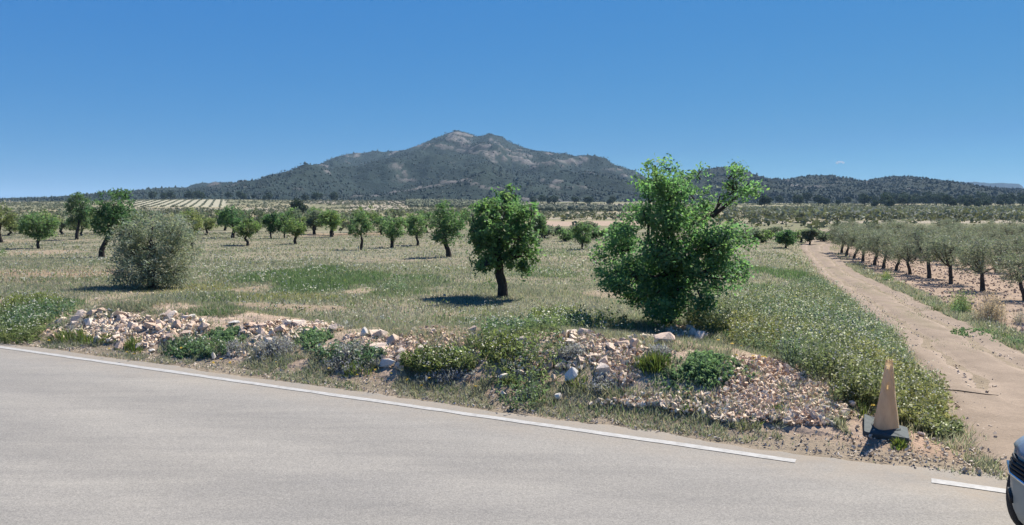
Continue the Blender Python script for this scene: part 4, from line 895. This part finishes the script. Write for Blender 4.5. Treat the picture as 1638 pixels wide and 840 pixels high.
# single plants on the bank and the verges
def plant(name, label, px, py, w, h, kind, seed, group=None):
    p = ground(px, py); s = p.y / F; rg = np.random.default_rng(seed); root = thing(name, label, "plant" if name != "grass_tuft" else "grass tuft", p, group)
    H = max(0.09, {'leafy': 0.22, 'rocket': 0.34, 'dry': 0.40, 'grass': 0.75}[kind] * h * s)
    if name == "shrub": H = h * s
    k = int({'leafy': 430, 'grass': 420, 'dry': 300, 'rocket': 170}[kind] * max(0.5, min(4.0, (w * h) / 1200)))
    x, y = zone_pts(px, py - 0.36 * h, w / 2 * (1.2 if name != "shrub" else 1), 0.40 * h if name != "shrub" else 5, k, rg, 0.75)
    m_ = (0.55 + 0.9 * fbm(x * 2.2, y * 2.2, 2, seed + 5)) * np.hypot((x - x.mean()) / (w * s / 2), (y - y.mean()) / (np.ptp(y) / 2 + 1e-6)).clip(0, 1)
    pat = fbm(x * 3.0, y * 3.0, 3, seed); kp = rg.random(k) < np.clip(3.2 * (pat - 0.36), 0.03, 1) * (1.15 - 0.5 * m_); x, y, m_, pat = x[kp], y[kp], m_[kp], pat[kp]; k = len(x)
    zb = zg(x, y) - p.z + 0.01; x = x - p.x; y = y - p.y
    dome = np.sqrt(np.clip(1 - m_ ** 2 * 0.8, 0, 1)); hh = H * dome * (0.35 + 0.75 * rg.random(k)) * (0.45 + 1.1 * pat)
    if kind == 'grass':
        b = rg.random(k) * 6.28; ww = 0.004 + 0.005 * rg.random(k); ox, oy = x * 0.3 + rg.normal(size=k) * H * 0.25, y * 0.3 + rg.normal(size=k) * H * 0.25
        B = np.stack([x, y, zb], 1); T = np.stack([x + ox, y + oy, zb + hh], 1); mid = (B + T) / 2 + np.stack([-ox * 0.12, -oy * 0.12, hh * 0.1], 1); o_ = np.stack([np.cos(b) * ww, np.sin(b) * ww, 0 * b], 1)
        V = np.stack([B - o_, B + o_, mid + o_ * 0.8, mid - o_ * 0.8, mid - o_ * 0.8, mid + o_ * 0.8, T, T], 1).reshape(-1, 3); c = np.array([0.10, 0.165, 0.04]) * (0.7 + 0.7 * rg.random((k, 1))); c[:, 0] *= (1 + 0.5 * rg.random(k))
        mesh_np("blades", V, np.arange(len(V)).reshape(-1, 4), M['grass'], root, col=np.repeat(c, 8, 0), kind="stuff"); return root
    if kind == 'dry':
        V, C = weed_arrays(x, y, hh, rg, base=zb, nleaf=6, nflow=0, leafc=(0.24, 0.205, 0.17), leafc2=(0.40, 0.36, 0.31), ls=0.020, stemc=(0.23, 0.20, 0.18), wz=0.003)
        V2, C2 = weed_arrays(x[::2], y[::2], hh[::2] * 0.7, rg, base=zb[::2], nleaf=3, nflow=0, leafc=(0.24, 0.205, 0.17), leafc2=(0.38, 0.34, 0.29), ls=0.016, stemc=(0.30, 0.27, 0.25), wz=0.003)
        V = np.vstack([V, V2]); C = np.vstack([C, C2]); mesh_np("stems", V, np.arange(len(V)).reshape(-1, 4), M['grass'], root, col=C, kind="stuff"); return root
    lc = {'leafy': ((0.115, 0.175, 0.065), (0.20, 0.255, 0.105)), 'rocket': ((0.115, 0.165, 0.075), (0.20, 0.24, 0.13))}[kind]
    V, C = weed_arrays(x, y, hh, rg, base=zb, nleaf=14 if kind == 'leafy' else 11, nflow=0, leafc=lc[0], leafc2=lc[1], ls=0.026, wz=0.0035)
    mesh_np("leaves", V, np.arange(len(V)).reshape(-1, 4), M['grass'], root, col=C, kind="stuff")
    if kind == 'rocket':
        T = np.stack([x, y, zb + hh], 1)[rg.random(k) < 0.45]; P = (T[:, None] + rg.normal(size=(len(T), 3, 3)) * 0.025).reshape(-1, 3); V, Fa, c = leaf_mesh(P, 0.012, rg, np.array([0.40, 0.39, 0.32]), np.array([0.50, 0.48, 0.41]), 0.6, 0.9)
        mesh_np("flowers", V, Fa, M['grass'], root, col=c, kind="stuff")
    return root
for i, a in enumerate([("leafy_plant", "big feathery green weed mound on the bank left of the gravel heap", 1125, 622, 150, 72, 'leafy'), ("grass_tuft", "bright yellow-green grass patch at the left foot of the big feathery mound", 1048, 607, 60, 34, 'grass'),
    ("flowering_weed", "tall white flowering weed clump on the bank below the round almond", 830, 588, 110, 62, 'rocket'), ("leafy_plant", "dark green leafy weed below the reddish rubble left of the flowering clump", 720, 585, 90, 34, 'leafy'),
    ("leafy_plant", "low dark green weed patch at the bank foot on the left", 300, 574, 90, 32, 'leafy'), ("leafy_plant", "green bushy weed on the crest right of the flat propped slab", 365, 556, 50, 42, 'leafy'),
    ("grass_tuft", "bright green round grass tuft with yellow flowers near the edge line on the left", 211, 568, 34, 24, 'grass'), ("grass_tuft", "green grass tuft at the foot of the white leaning stone", 935, 628, 50, 34, 'grass'),
    ("grass_tuft", "grass tuft on the verge below the white arched stone", 818, 622, 50, 16, 'grass'), ("grass_tuft", "green grass clump in front of the grey flat boulder", 580, 608, 70, 34, 'grass'),
    ("leafy_plant", "green weed tongue growing down through the rubble left of the white upright stone", 500, 560, 60, 40, 'leafy'), ("leafy_plant", "green leafy weed mound at the left end of the bank", 60, 530, 110, 40, 'leafy'), ("grass_tuft", "long green grass below the left end of the rubble", 130, 552, 130, 26, 'grass'),
    ("dry_weed", "grey dead weed heap on the bank left of centre", 440, 583, 70, 44, 'dry'), ("dry_weed", "large pale dry weed mass on the bank below the white upright stone", 555, 598, 90, 52, 'dry'), ("dry_weed", "grey dead thistle clump beside the green weed on the left crest", 375, 572, 44, 28, 'dry'),
    ("dry_weed", "purple-grey dead twigs on the central rubble heap", 915, 592, 56, 44, 'dry'), ("dry_weed", "brownish dry weed between flowering clump and edge line", 715, 618, 80, 34, 'dry'), ("dry_weed", "dry brown weed on the left rubble crest", 125, 530, 60, 34, 'dry'),
    ("dry_weed", "thin pale dry stalks in front of the central rubble heap", 958, 632, 50, 46, 'dry'), ("dry_weed", "small dark dry tussock close to the edge line", 845, 640, 34, 16, 'dry'), ("dry_weed", "grey dry weed hanging below the large flat boulder", 1050, 575, 50, 22, 'dry'),
    ("dry_weed", "pale dead stems on the crest between field and white upright stone", 556, 532, 50, 22, 'dry'), ("grass_tuft", "green grass tuft at the left corner of the cone base", 1378, 672, 40, 34, 'grass'), ("grass_tuft", "small grass tuft in the gravel in front of the cone", 1440, 722, 26, 12, 'grass'),
    ("grass_tuft", "olive grass tuft among the stones at the bottom of the gravel heap", 1190, 690, 46, 18, 'grass'), ("grass_tuft", "short green tuft on the lower gravel slope", 1245, 668, 40, 14, 'grass'), ("grass_tuft", "grass tuft on the verge left of the gravel heap", 1110, 668, 40, 22, 'grass'),
    ("leafy_plant", "leafy green plant growing under the right side of the tall bush", 1150, 545, 60, 34, 'leafy'), ("flowering_weed", "white flowering weed standing right of the large flat boulder", 1130, 538, 60, 46, 'rocket'), ("flowering_weed", "dense flowering weed bank above the gravel heap", 1275, 575, 130, 58, 'rocket'), ("flowering_weed", "flowering weeds behind the traffic cone", 1395, 632, 110, 60, 'rocket'),
    ("shrub", "dark green round shrub on the orchard verge at the right", 1536, 508, 36, 32, 'leafy'), ("shrub", "brownish green bushy shrub leaning over the track verge at the right edge", 1585, 530, 60, 46, 'dry'), ("leafy_plant", "green verge weeds under the brownish shrub", 1560, 540, 70, 18, 'leafy'), ("leafy_plant", "low green weeds on the track verge at the right edge", 1618, 556, 60, 24, 'leafy'), ("shrub", "small brown shrub cut by the right edge of the photo", 1630, 530, 26, 32, 'dry'),
    ("shrub", "small green shrub on the orchard side of the track", 1418, 453, 22, 16, 'leafy'), ("shrub", "tiny dry shrub further along the orchard side of the track", 1386, 441, 12, 12, 'dry'), ("grass_tuft", "green weeds along the orchard side of the track", 1470, 487, 60, 12, 'grass'), ("grass_tuft", "grassy strip on the track verge left of the dark round shrub", 1500, 503, 46, 12, 'grass'),
    ("shrub", "grey-green weed clump in the lush patch of the field", 630, 472, 50, 20, 'rocket'), ("leafy_plant", "green weed tuft left of the round almond trunk", 785, 465, 22, 22, 'leafy'), ("shrub", "dark green low bush at the left edge of the field", 4, 408, 14, 10, 'leafy'), ("dry_weed", "dark heap of cut twigs left of the leaning almond trunk", 705, 413, 20, 9, 'dry')]):
    plant(*a, seed=1000 + i)

# yellow flowers along the verge: one built, copied
def flower_proto():
    root = thing("yellow_flower", "small yellow flower on the road verge and bank", "flower", (0, 0, 0), "yellow flowers along the verge")
    tube_obj("stem", [(0, 0, -0.01), (0.008, 0, 0.07), (0.004, 0.003, 0.14)], [0.003, 0.0025, 0.002], flat("flower_stem", (0.10, 0.17, 0.05)), root, 5)
    bm = bmesh.new(); c = bm.verts.new((0.004, 0.003, 0.142))
    for ring, (r, z, of) in enumerate(((0.034, 0.148, 0), (0.022, 0.156, 0.3))):
        for q in range(9):
            a = q * 2 * math.pi / 9 + of; d = 0.26; l = bm.verts.new((0.004 + math.cos(a - d) * r * 0.8, 0.003 + math.sin(a - d) * r * 0.8, z)); t = bm.verts.new((0.004 + math.cos(a) * r, 0.003 + math.sin(a) * r, z - 0.004)); rr = bm.verts.new((0.004 + math.cos(a + d) * r * 0.8, 0.003 + math.sin(a + d) * r * 0.8, z)); bm.faces.new((c, l, t, rr))
    bm_obj("petals", bm, flat("yellow_petals", (0.70, 0.50, 0.05), 0.6), root); return root
fl = flower_proto(); rg = np.random.default_rng(5)
YF = [(80, 553), (178, 570), (205, 578), (213, 576), (290, 567), (352, 584), (366, 592), (372, 590), (336, 590), (608, 604), (624, 606), (662, 622), (676, 628), (690, 616), (575, 612), (760, 632), (1150, 558), (1172, 566), (1168, 585), (1186, 562), (1206, 584), (1212, 586), (1218, 582), (1224, 590), (1398, 668), (1440, 660), (1452, 650), (1518, 700), (1430, 655), (1462, 672), (1375, 640), (440, 590), (1160, 550), (525, 600)]
for i, q in enumerate(YF):
    p = ground(*q); sc = 0.5 + 0.35 * rg.random(); r = fl if i == 0 else copy_thing(fl, p, 0, 1, fl["label"])
    r.location = p; r.rotation_euler = (rg.normal() * 0.25 + 0.25, rg.normal() * 0.25, rg.random() * 6); r.scale = (sc, sc, sc * (0.8 + 0.6 * rg.random()))

# ------------------------------------------------------------------ traffic cone
pc = ground(1417, 694); cone = thing("traffic_cone", "faded orange traffic cone on a black rubber base at the corner of road and track", "traffic cone", pc, None, R(-24)); cs = pc.y / F
def cone_mat():
    m, n, l, b = mat_new("faded_orange_plastic", 0.6); t = noise_tex(n, l, 9, 8, 0.7, "Object", ((1, 1, 0.35), (0, 0, 0)))
    r = ramp(n, l, t.outputs[0], [(0.25, (0.60, 0.49, 0.33)), (0.5, (0.78, 0.66, 0.47)), (0.75, (0.84, 0.75, 0.58))]); l.new(r.outputs[0], b.inputs["Base Color"]); bump(n, l, b, t.outputs[0], 0.3, 0.006); return m
def rubber():
    m, n, l, b = mat_new("worn_rubber", 0.75); t = noise_tex(n, l, 12, 8, 0.75); r = ramp(n, l, t.outputs[0], [(0.3, (0.035, 0.045, 0.046)), (0.62, (0.075, 0.088, 0.086)), (0.8, (0.15, 0.15, 0.135))]); l.new(r.outputs[0], b.inputs["Base Color"]); bump(n, l, b, t.outputs[0], 0.4, 0.01); return m
H = 112 * cs; rb = 19.5 * cs; rt = 5.0 * cs; zb0 = 0.05; bm = bmesh.new(); K = 28; L = 18; rings = []
rgc = np.random.default_rng(3)
for j in range(L + 1):
    t = j / L; r = rb * (1 - t) + rt * t; r *= 1 + 0.03 * math.sin(t * 9); ring = []
    for i in range(K):
        a = 2 * math.pi * i / K; dent = 1 - 0.16 * math.exp(-((a - 5.9) / 0.5) ** 2) * math.exp(-((t - 0.72) / 0.2) ** 2)
        rag = (rgc.random() * 0.035 if j == L else 0)
        ring.append(bm.verts.new((math.cos(a) * r * dent + 0.008 * t, math.sin(a) * r * dent, zb0 + H * t + rag)))
    rings.append(ring)
for j in range(L):
    for i in range(K):
        if j == 11 and i in (20, ): continue            # the hole through the wall
        bm.faces.new((rings[j][i], rings[j][(i + 1) % K], rings[j + 1][(i + 1) % K], rings[j + 1][i]))
bmesh.ops.solidify(bm, geom=bm.faces[:], thickness=0.006)
bm_obj("cone_body", bm, cone_mat(), cone, True)
bm = bmesh.new(); bw = 33 * cs
for k_, (sc, z) in enumerate(((1.0, 0.004), (1.0, 0.05), (0.97, 0.062), (0.58, 0.072))):
    pass
def slab_ring(bm, w, z, cor, n_=6):
    vs = []
    for cx_, cy_, a0 in ((1, 1, 0), (-1, 1, 90), (-1, -1, 180), (1, -1, 270)):
        for q in range(n_): a = R(a0 + 90 * q / (n_ - 1)); vs.append(bm.verts.new((cx_ * (w - cor) + math.cos(a) * cor, cy_ * (w - cor) + math.sin(a) * cor, z)))
    return vs
prev = None; first = None
for w, z, cor in ((bw, 0.0, 0.03), (bw * 1.01, 0.035, 0.03), (bw * 0.985, 0.048, 0.03), (bw * 0.66, 0.060, 0.12), (rb * 1.06, 0.074, rb * 1.0), (rb * 0.98, 0.075, rb * 0.95)):
    cur = slab_ring(bm, w, z, cor)
    if prev:
        for i in range(len(cur)): bm.faces.new((prev[i], prev[(i + 1) % len(cur)], cur[(i + 1) % len(cur)], cur[i]))
    else: first = cur
    prev = cur
bm.faces.new(first[::-1])
for v in bm.verts:
    v.co.z += 0.05 * max(0, -v.co.x / bw) * max(0, v.co.y / bw + .6) + 0.012 * math.sin(v.co.x * 22)       # warped corners
cb = bm_obj("base", bm, rubber(), cone, False)
cone.rotation_euler.x = R(1)

# ------------------------------------------------------------------ stick lying on the track
a_, b_ = ground(1505, 627), ground(1597, 637); mid = (a_ + b_) / 2
st = tube_obj("stick", [(a_.x - mid.x, a_.y - mid.y, a_.z - mid.z + 0.04), ((a_.x - mid.x) * .4, (a_.y - mid.y) * .4 - 0.02, 0.05), ((b_.x - mid.x) * .4, (b_.y - mid.y) * .4 - 0.015, 0.04), (b_.x - mid.x, b_.y - mid.y, b_.z - mid.z + 0.04)], [0.008, 0.008, 0.007, 0.004], M['bark'], None, 7, 1)
st.location = mid; tagit(st, "long thin dark stick lying across the mouth of the dirt track", "stick")

# ------------------------------------------------------------------ parked car, only its front corner is in the picture
def car():
    paint, n, l, b = mat_new("silver_green_paint", 0.45); t = noise_tex(n, l, 3, 6, 0.6); r = ramp(n, l, t.outputs[0], [(0.3, (0.26, 0.275, 0.245)), (0.7, (0.31, 0.325, 0.295))]); l.new(r.outputs[0], b.inputs["Base Color"]); b.inputs["Metallic"].default_value = 0.1; b.inputs["Specular IOR Level"].default_value = 0.5
    black = flat("black_plastic", (0.018, 0.019, 0.02), 0.6); glass = flat("car_glass", (0.015, 0.02, 0.022), 0.05, 0.8); lens = flat("headlight_lens", (0.16, 0.20, 0.25), 0.22, 0.5); tyre_m = flat("tyre_rubber", (0.03, 0.03, 0.031), 0.85); rim_m = flat("alloy_rim", (0.45, 0.46, 0.47), 0.35, 0.5, 0.7); chrome = flat("chrome_trim", (0.55, 0.60, 0.66), 0.15, 0.5, 1.0)
    root = thing("parked_car", "silver-green car at the right edge of the photo, only its front corner in view", "car", (0, 0, 0))
    st_ = [(2.12, 0.42, 0.36, 0.66), (2.07, 0.66, 0.25, 0.74), (1.98, 0.78, 0.21, 0.79), (1.82, 0.85, 0.20, 0.84), (1.5, 0.885, 0.20, 0.91), (1.1, 0.89, 0.20, 0.96), (0.4, 0.89, 0.2, 0.98), (-0.8, 0.89, 0.2, 1.0), (-1.5, 0.885, 0.2, 1.01), (-1.85, 0.84, 0.24, 1.0), (-2.02, 0.74, 0.3, 0.97), (-2.08, 0.55, 0.38, 0.9)]
    bm = bmesh.new(); prev = None; K = 28
    for x, hw, z0, z1 in st_:
        cur = []
        for i in range(K):
            a = 2 * math.pi * i / K; c, s_ = math.cos(a), math.sin(a); zz = (z0 + z1) / 2 + (z1 - z0) / 2 * math.copysign(abs(s_) ** 0.5, s_)
            cur.append(bm.verts.new((x, hw * math.copysign(abs(c) ** 0.45, c) * (1 - 0.05 * max(0, (zz - 0.6) / 0.4)), zz)))
        if prev:
            for i in range(K): bm.faces.new((prev[i], prev[(i + 1) % K], cur[(i + 1) % K], cur[i]))
        else: bm.faces.new(cur[::-1])
        prev = cur
    bm.faces.new(prev); bmesh.ops.recalc_face_normals(bm, faces=bm.faces[:])
    body = bm_obj("body", bm, paint, root, True)
    cut_bm = bmesh.new()
    for x in (1.30, -1.28):
        for sy in (1, -1):
            bmesh.ops.create_cone(cut_bm, cap_ends=True, segments=36, radius1=0.365, radius2=0.365, depth=0.5, matrix=Matrix.Translation((x, sy * 0.86, 0.33)) @ Matrix.Rotation(math.pi / 2, 4, 'X'))
    cut = bm_obj("wheel_arch_cut", cut_bm, black); md = body.modifiers.new("arch", 'BOOLEAN'); md.object = cut; md.operation = 'DIFFERENCE'; md.solver = 'EXACT'
    dg = bpy.context.evaluated_depsgraph_get(); me = bpy.data.meshes.new_from_object(body.evaluated_get(dg)); body.modifiers.clear(); body.data = me; bpy.data.objects.remove(cut)
    # glasshouse
    bm = bmesh.new(); gh = [(1.02, 0.74, 0.955), (0.15, 0.60, 1.42), (-0.4, 0.60, 1.47), (-1.35, 0.58, 1.40), (-1.95, 0.70, 0.99)]
    up = [(0.2, 0.60, 1.40), (-0.4, 0.61, 1.47), (-1.2, 0.60, 1.44)]; lo = [(1.0, 0.80, 0.94), (-0.4, 0.82, 0.97), (-1.95, 0.78, 0.98)]
    vl = [[bm.verts.new((x, s_ * y, z)) for x, y, z in lo] for s_ in (1, -1)]; vu = [[bm.verts.new((x, s_ * y, z)) for x, y, z in up] for s_ in (1, -1)]
    for k_ in range(2):
        for s_ in (0, 1): bm.faces.new((vl[s_][k_], vl[s_][k_ + 1], vu[s_][k_ + 1], vu[s_][k_]))
        bm.faces.new((vu[0][k_], vu[0][k_ + 1], vu[1][k_ + 1], vu[1][k_]))
    bm.faces.new((vl[0][0], vu[0][0], vu[1][0], vl[1][0])); bm.faces.new((vl[0][2], vu[0][2], vu[1][2], vl[1][2])); bmesh.ops.recalc_face_normals(bm, faces=bm.faces[:])
    bmesh.ops.bevel(bm, geom=bm.edges[:], offset=0.04, segments=2, affect='EDGES'); bm_obj("roof", bm, paint, root, True)
    def pane(name, q, off):
        bm = bmesh.new(); q = [Vector(p) for p in q]; nrm = (q[1] - q[0]).cross(q[3] - q[0]).normalized(); c = sum(q, Vector()) / 4; nrm = nrm if nrm.dot(c - Vector((-0.4, 0, 0.9))) > 0 else -nrm
        q = [c + (p - c) * 0.86 for p in q]; a = [bm.verts.new(p + nrm * off) for p in q]; b2 = [bm.verts.new(p - nrm * 0.01) for p in q]; bm.faces.new(a)
        for i in range(4): bm.faces.new((a[i], a[(i + 1) % 4], b2[(i + 1) % 4], b2[i]))
        bmesh.ops.recalc_face_normals(bm, faces=bm.faces[:]); bm_obj(name, bm, glass, root)
    pane("windscreen", [(1.0, 0.80, 0.94), (0.2, 0.6, 1.40), (0.2, -0.6, 1.40), (1.0, -0.8, 0.94)], 0.006); pane("rear_window", [(-1.95, 0.78, 0.98), (-1.2, 0.6, 1.44), (-1.2, -0.6, 1.44), (-1.95, -0.78, 0.98)], 0.006)
    for s_ in (1, -1):
        pane("side_window", [(1.0, s_ * 0.80, 0.94), (-0.4, s_ * 0.82, 0.97), (-0.4, s_ * 0.61, 1.47), (0.2, s_ * 0.6, 1.40)], 0.006); pane("side_window", [(-0.4, s_ * 0.82, 0.97), (-1.95, s_ * 0.78, 0.98), (-1.2, s_ * 0.6, 1.44), (-0.4, s_ * 0.61, 1.47)], 0.006)
    # skin patches that follow the nose: headlights, air intakes, grille
    def surf(x, a):
        xs = [q[0] for q in st_][::-1]; hw = np.interp(x, xs, [q[1] for q in st_][::-1]); z0 = np.interp(x, xs, [q[2] for q in st_][::-1]); z1 = np.interp(x, xs, [q[3] for q in st_][::-1]); return hw, z0, z1
    def patch_skin(name, mat_, side, pts, out=0.012):
        """pts: rows of (x, z) along the flank, front first; y follows the body"""
        bm = bmesh.new(); rows = []
        for row in pts:
            rr = []
            for x, z in row:
                hw, z0, z1 = surf(x, 0); mz, hz = (z0 + z1) / 2, (z1 - z0) / 2; s_ = np.clip((z - mz) / hz, -1, 1); sa = np.sign(s_) * abs(s_) ** 2; c = math.sqrt(max(0, 1 - sa * sa)) ** 0.45
                rr.append(bm.verts.new((x + out * 0.6, side * (hw * c * (1 - 0.05 * max(0, (z - 0.6) / 0.4)) + out), z)))
            rows.append(rr)
        for a, b2 in zip(rows, rows[1:]):
            for i in range(len(a) - 1): bm.faces.new((a[i], a[i + 1], b2[i + 1], b2[i]))
        bmesh.ops.recalc_face_normals(bm, faces=bm.faces[:]); bmesh.ops.solidify(bm, geom=bm.faces[:], thickness=0.02); return bm_obj(name, bm, mat_, root, True)
    XS = [2.09, 2.06, 2.02, 1.97, 1.90, 1.82]
    for s_ in (1, -1):
        hl_ = patch_skin("headlight", lens, s_, [[(x, z0 + 0.01 * i) for i, x in enumerate(XS[1:])] for z0 in (0.655, 0.68, 0.705, 0.725)], 0.014)
        patch_skin("headlight_trim", chrome, s_, [[(x, z0 + 0.01 * i) for i, x in enumerate(XS[1:])] for z0 in (0.535, 0.55)], 0.018)
        for q in range(4): patch_skin("intake_slat", black, s_, [[(x, z0 + 0.006 * i) for i, x in enumerate(XS[:5])] for z0 in (0.555 + q * 0.024, 0.570 + q * 0.024)], 0.016)
        patch_skin("fog_lamp_recess", black, s_, [[(x, z0) for x in XS[3:6]] for z0 in (0.39, 0.41, 0.43)], 0.010)
    bm = bmesh.new(); bmesh.ops.create_cube(bm, size=1, matrix=Matrix.Translation((2.115, 0, 0.52)) @ Matrix.Diagonal((0.03, 0.86, 0.2, 1))); bmesh.ops.bevel(bm, geom=bm.edges[:], offset=0.012, segments=2, affect='EDGES'); bm_obj("grille", bm, black, root)
    for x in (1.30, -1.28):
        for s_ in (1, -1):
            V, Fa = [], []; prof = [(0.20, -0.09), (0.27, -0.10), (0.30, -0.09), (0.315, -0.06), (0.315, -0.02), (0.306, -0.016), (0.306, 0.016), (0.315, 0.02), (0.315, 0.06), (0.30, 0.09), (0.27, 0.10), (0.20, 0.09)]
            bm = bmesh.new(); rings = []
            for i in range(40): a = 2 * math.pi * i / 40; rings.append([bm.verts.new((math.cos(a) * (r - (0.008 if (i % 2 and 0.30 < r < 0.32) else 0)), w_, math.sin(a) * (r - (0.008 if (i % 2 and 0.30 < r < 0.32) else 0)))) for r, w_ in prof])
            for i in range(40):
                for j in range(len(prof) - 1): bm.faces.new((rings[i][j], rings[(i + 1) % 40][j], rings[(i + 1) % 40][j + 1], rings[i][j + 1]))
            bmesh.ops.recalc_face_normals(bm, faces=bm.faces[:]); w = thing("wheel", "x", None); del w["label"]; w.parent = root; w.location = (x, s_ * 0.785, 0.315); w.rotation_euler.z = R(-15) if x > 0 else 0
            bm_obj("tyre", bm, tyre_m, w, True)
            bm = bmesh.new(); bmesh.ops.create_cone(bm, cap_ends=True, segments=30, radius1=0.205, radius2=0.205, depth=0.05, matrix=Matrix.Translation((0, s_ * 0.06, 0)) @ Matrix.Rotation(math.pi / 2, 4, 'X'))
            for q in range(5): a = q * 2 * math.pi / 5; bmesh.ops.create_cube(bm, size=1, matrix=Matrix.Rotation(-a, 4, 'Y') @ Matrix.Translation((0.11, s_ * 0.088, 0)) @ Matrix.Diagonal((0.18, 0.02, 0.05, 1)))
            bm_obj("rim", bm, rim_m, w)
    for s_ in (1, -1):
        bm = bmesh.new(); bmesh.ops.create_icosphere(bm, subdivisions=2, radius=1, matrix=Matrix.Translation((0.72, s_ * 0.94, 1.0)) @ Matrix.Diagonal((0.08, 0.11, 0.075, 1))); bm_obj("wing_mirror", bm, paint, root, True)
    return root
CAR = car()
CAR_YAW = R(51)                       # direction the car's tail points to, from the view axis towards the right
fwd = Vector((-math.sin(CAR_YAW), -math.cos(CAR_YAW), 0)); CAR.rotation_euler.z = math.atan2(fwd.y, fwd.x)
wheel_at = Vector((3.87, 5.47, 0)); rot = Matrix.Rotation(CAR.rotation_euler.z, 3, 'Z'); CAR.location = wheel_at - 1.15 * (rot @ Vector((1.30, -0.785, 0))); CAR.location.z = 0.006; CAR.scale = (1.15, 1.15, 1.15)

# ------------------------------------------------------------------ one wisp of cloud, and the air
cm = bpy.data.materials.new("cloud_vapour"); cm.use_nodes = True; cn = cm.node_tree.nodes; cn.remove(cn["Principled BSDF"]); pv = cn.new("ShaderNodeVolumePrincipled"); pv.inputs["Color"].default_value = (1, 1, 1, 1); pv.inputs["Density"].default_value = 0.03; cm.node_tree.links.new(pv.outputs[0], cn["Material Output"].inputs["Volume"])
bm = bmesh.new(); rg = np.random.default_rng(8)
for q in range(5):
    bmesh.ops.create_icosphere(bm, subdivisions=2, radius=1, matrix=Matrix.Translation(((q - 2) * 26, 0, -6 + 16 * math.sin(q * 0.75))) @ Matrix.Diagonal((24 + 14 * rg.random(), 26, 12 + 14 * rg.random(), 1)))
cl = bm_obj("cloud", bm, cm); vv = ray(1344, 260); cl.location = Vector((0, 0, CAMZ)) + vv * (13500 / vv.y); tagit(cl, "tiny white wisp of cloud above the right hills", "cloud")
hm = bpy.data.materials.new("thin_air"); hm.use_nodes = True; hn = hm.node_tree.nodes; hn.remove(hn["Principled BSDF"]); pv = hn.new("ShaderNodeVolumePrincipled"); pv.inputs["Color"].default_value = (0.50, 0.76, 1.0, 1); pv.inputs["Density"].default_value = 0.00008; pv.inputs["Anisotropy"].default_value = 0.0
hm.node_tree.links.new(pv.outputs[0], hn["Material Output"].inputs["Volume"])
bm = bmesh.new(); bmesh.ops.create_cube(bm, size=1, matrix=Matrix.Translation((0, 0, 150)) @ Matrix.Diagonal((40000, 40000, 310, 1))); hz = bm_obj("haze", bm, hm); hz["kind"] = "stuff"
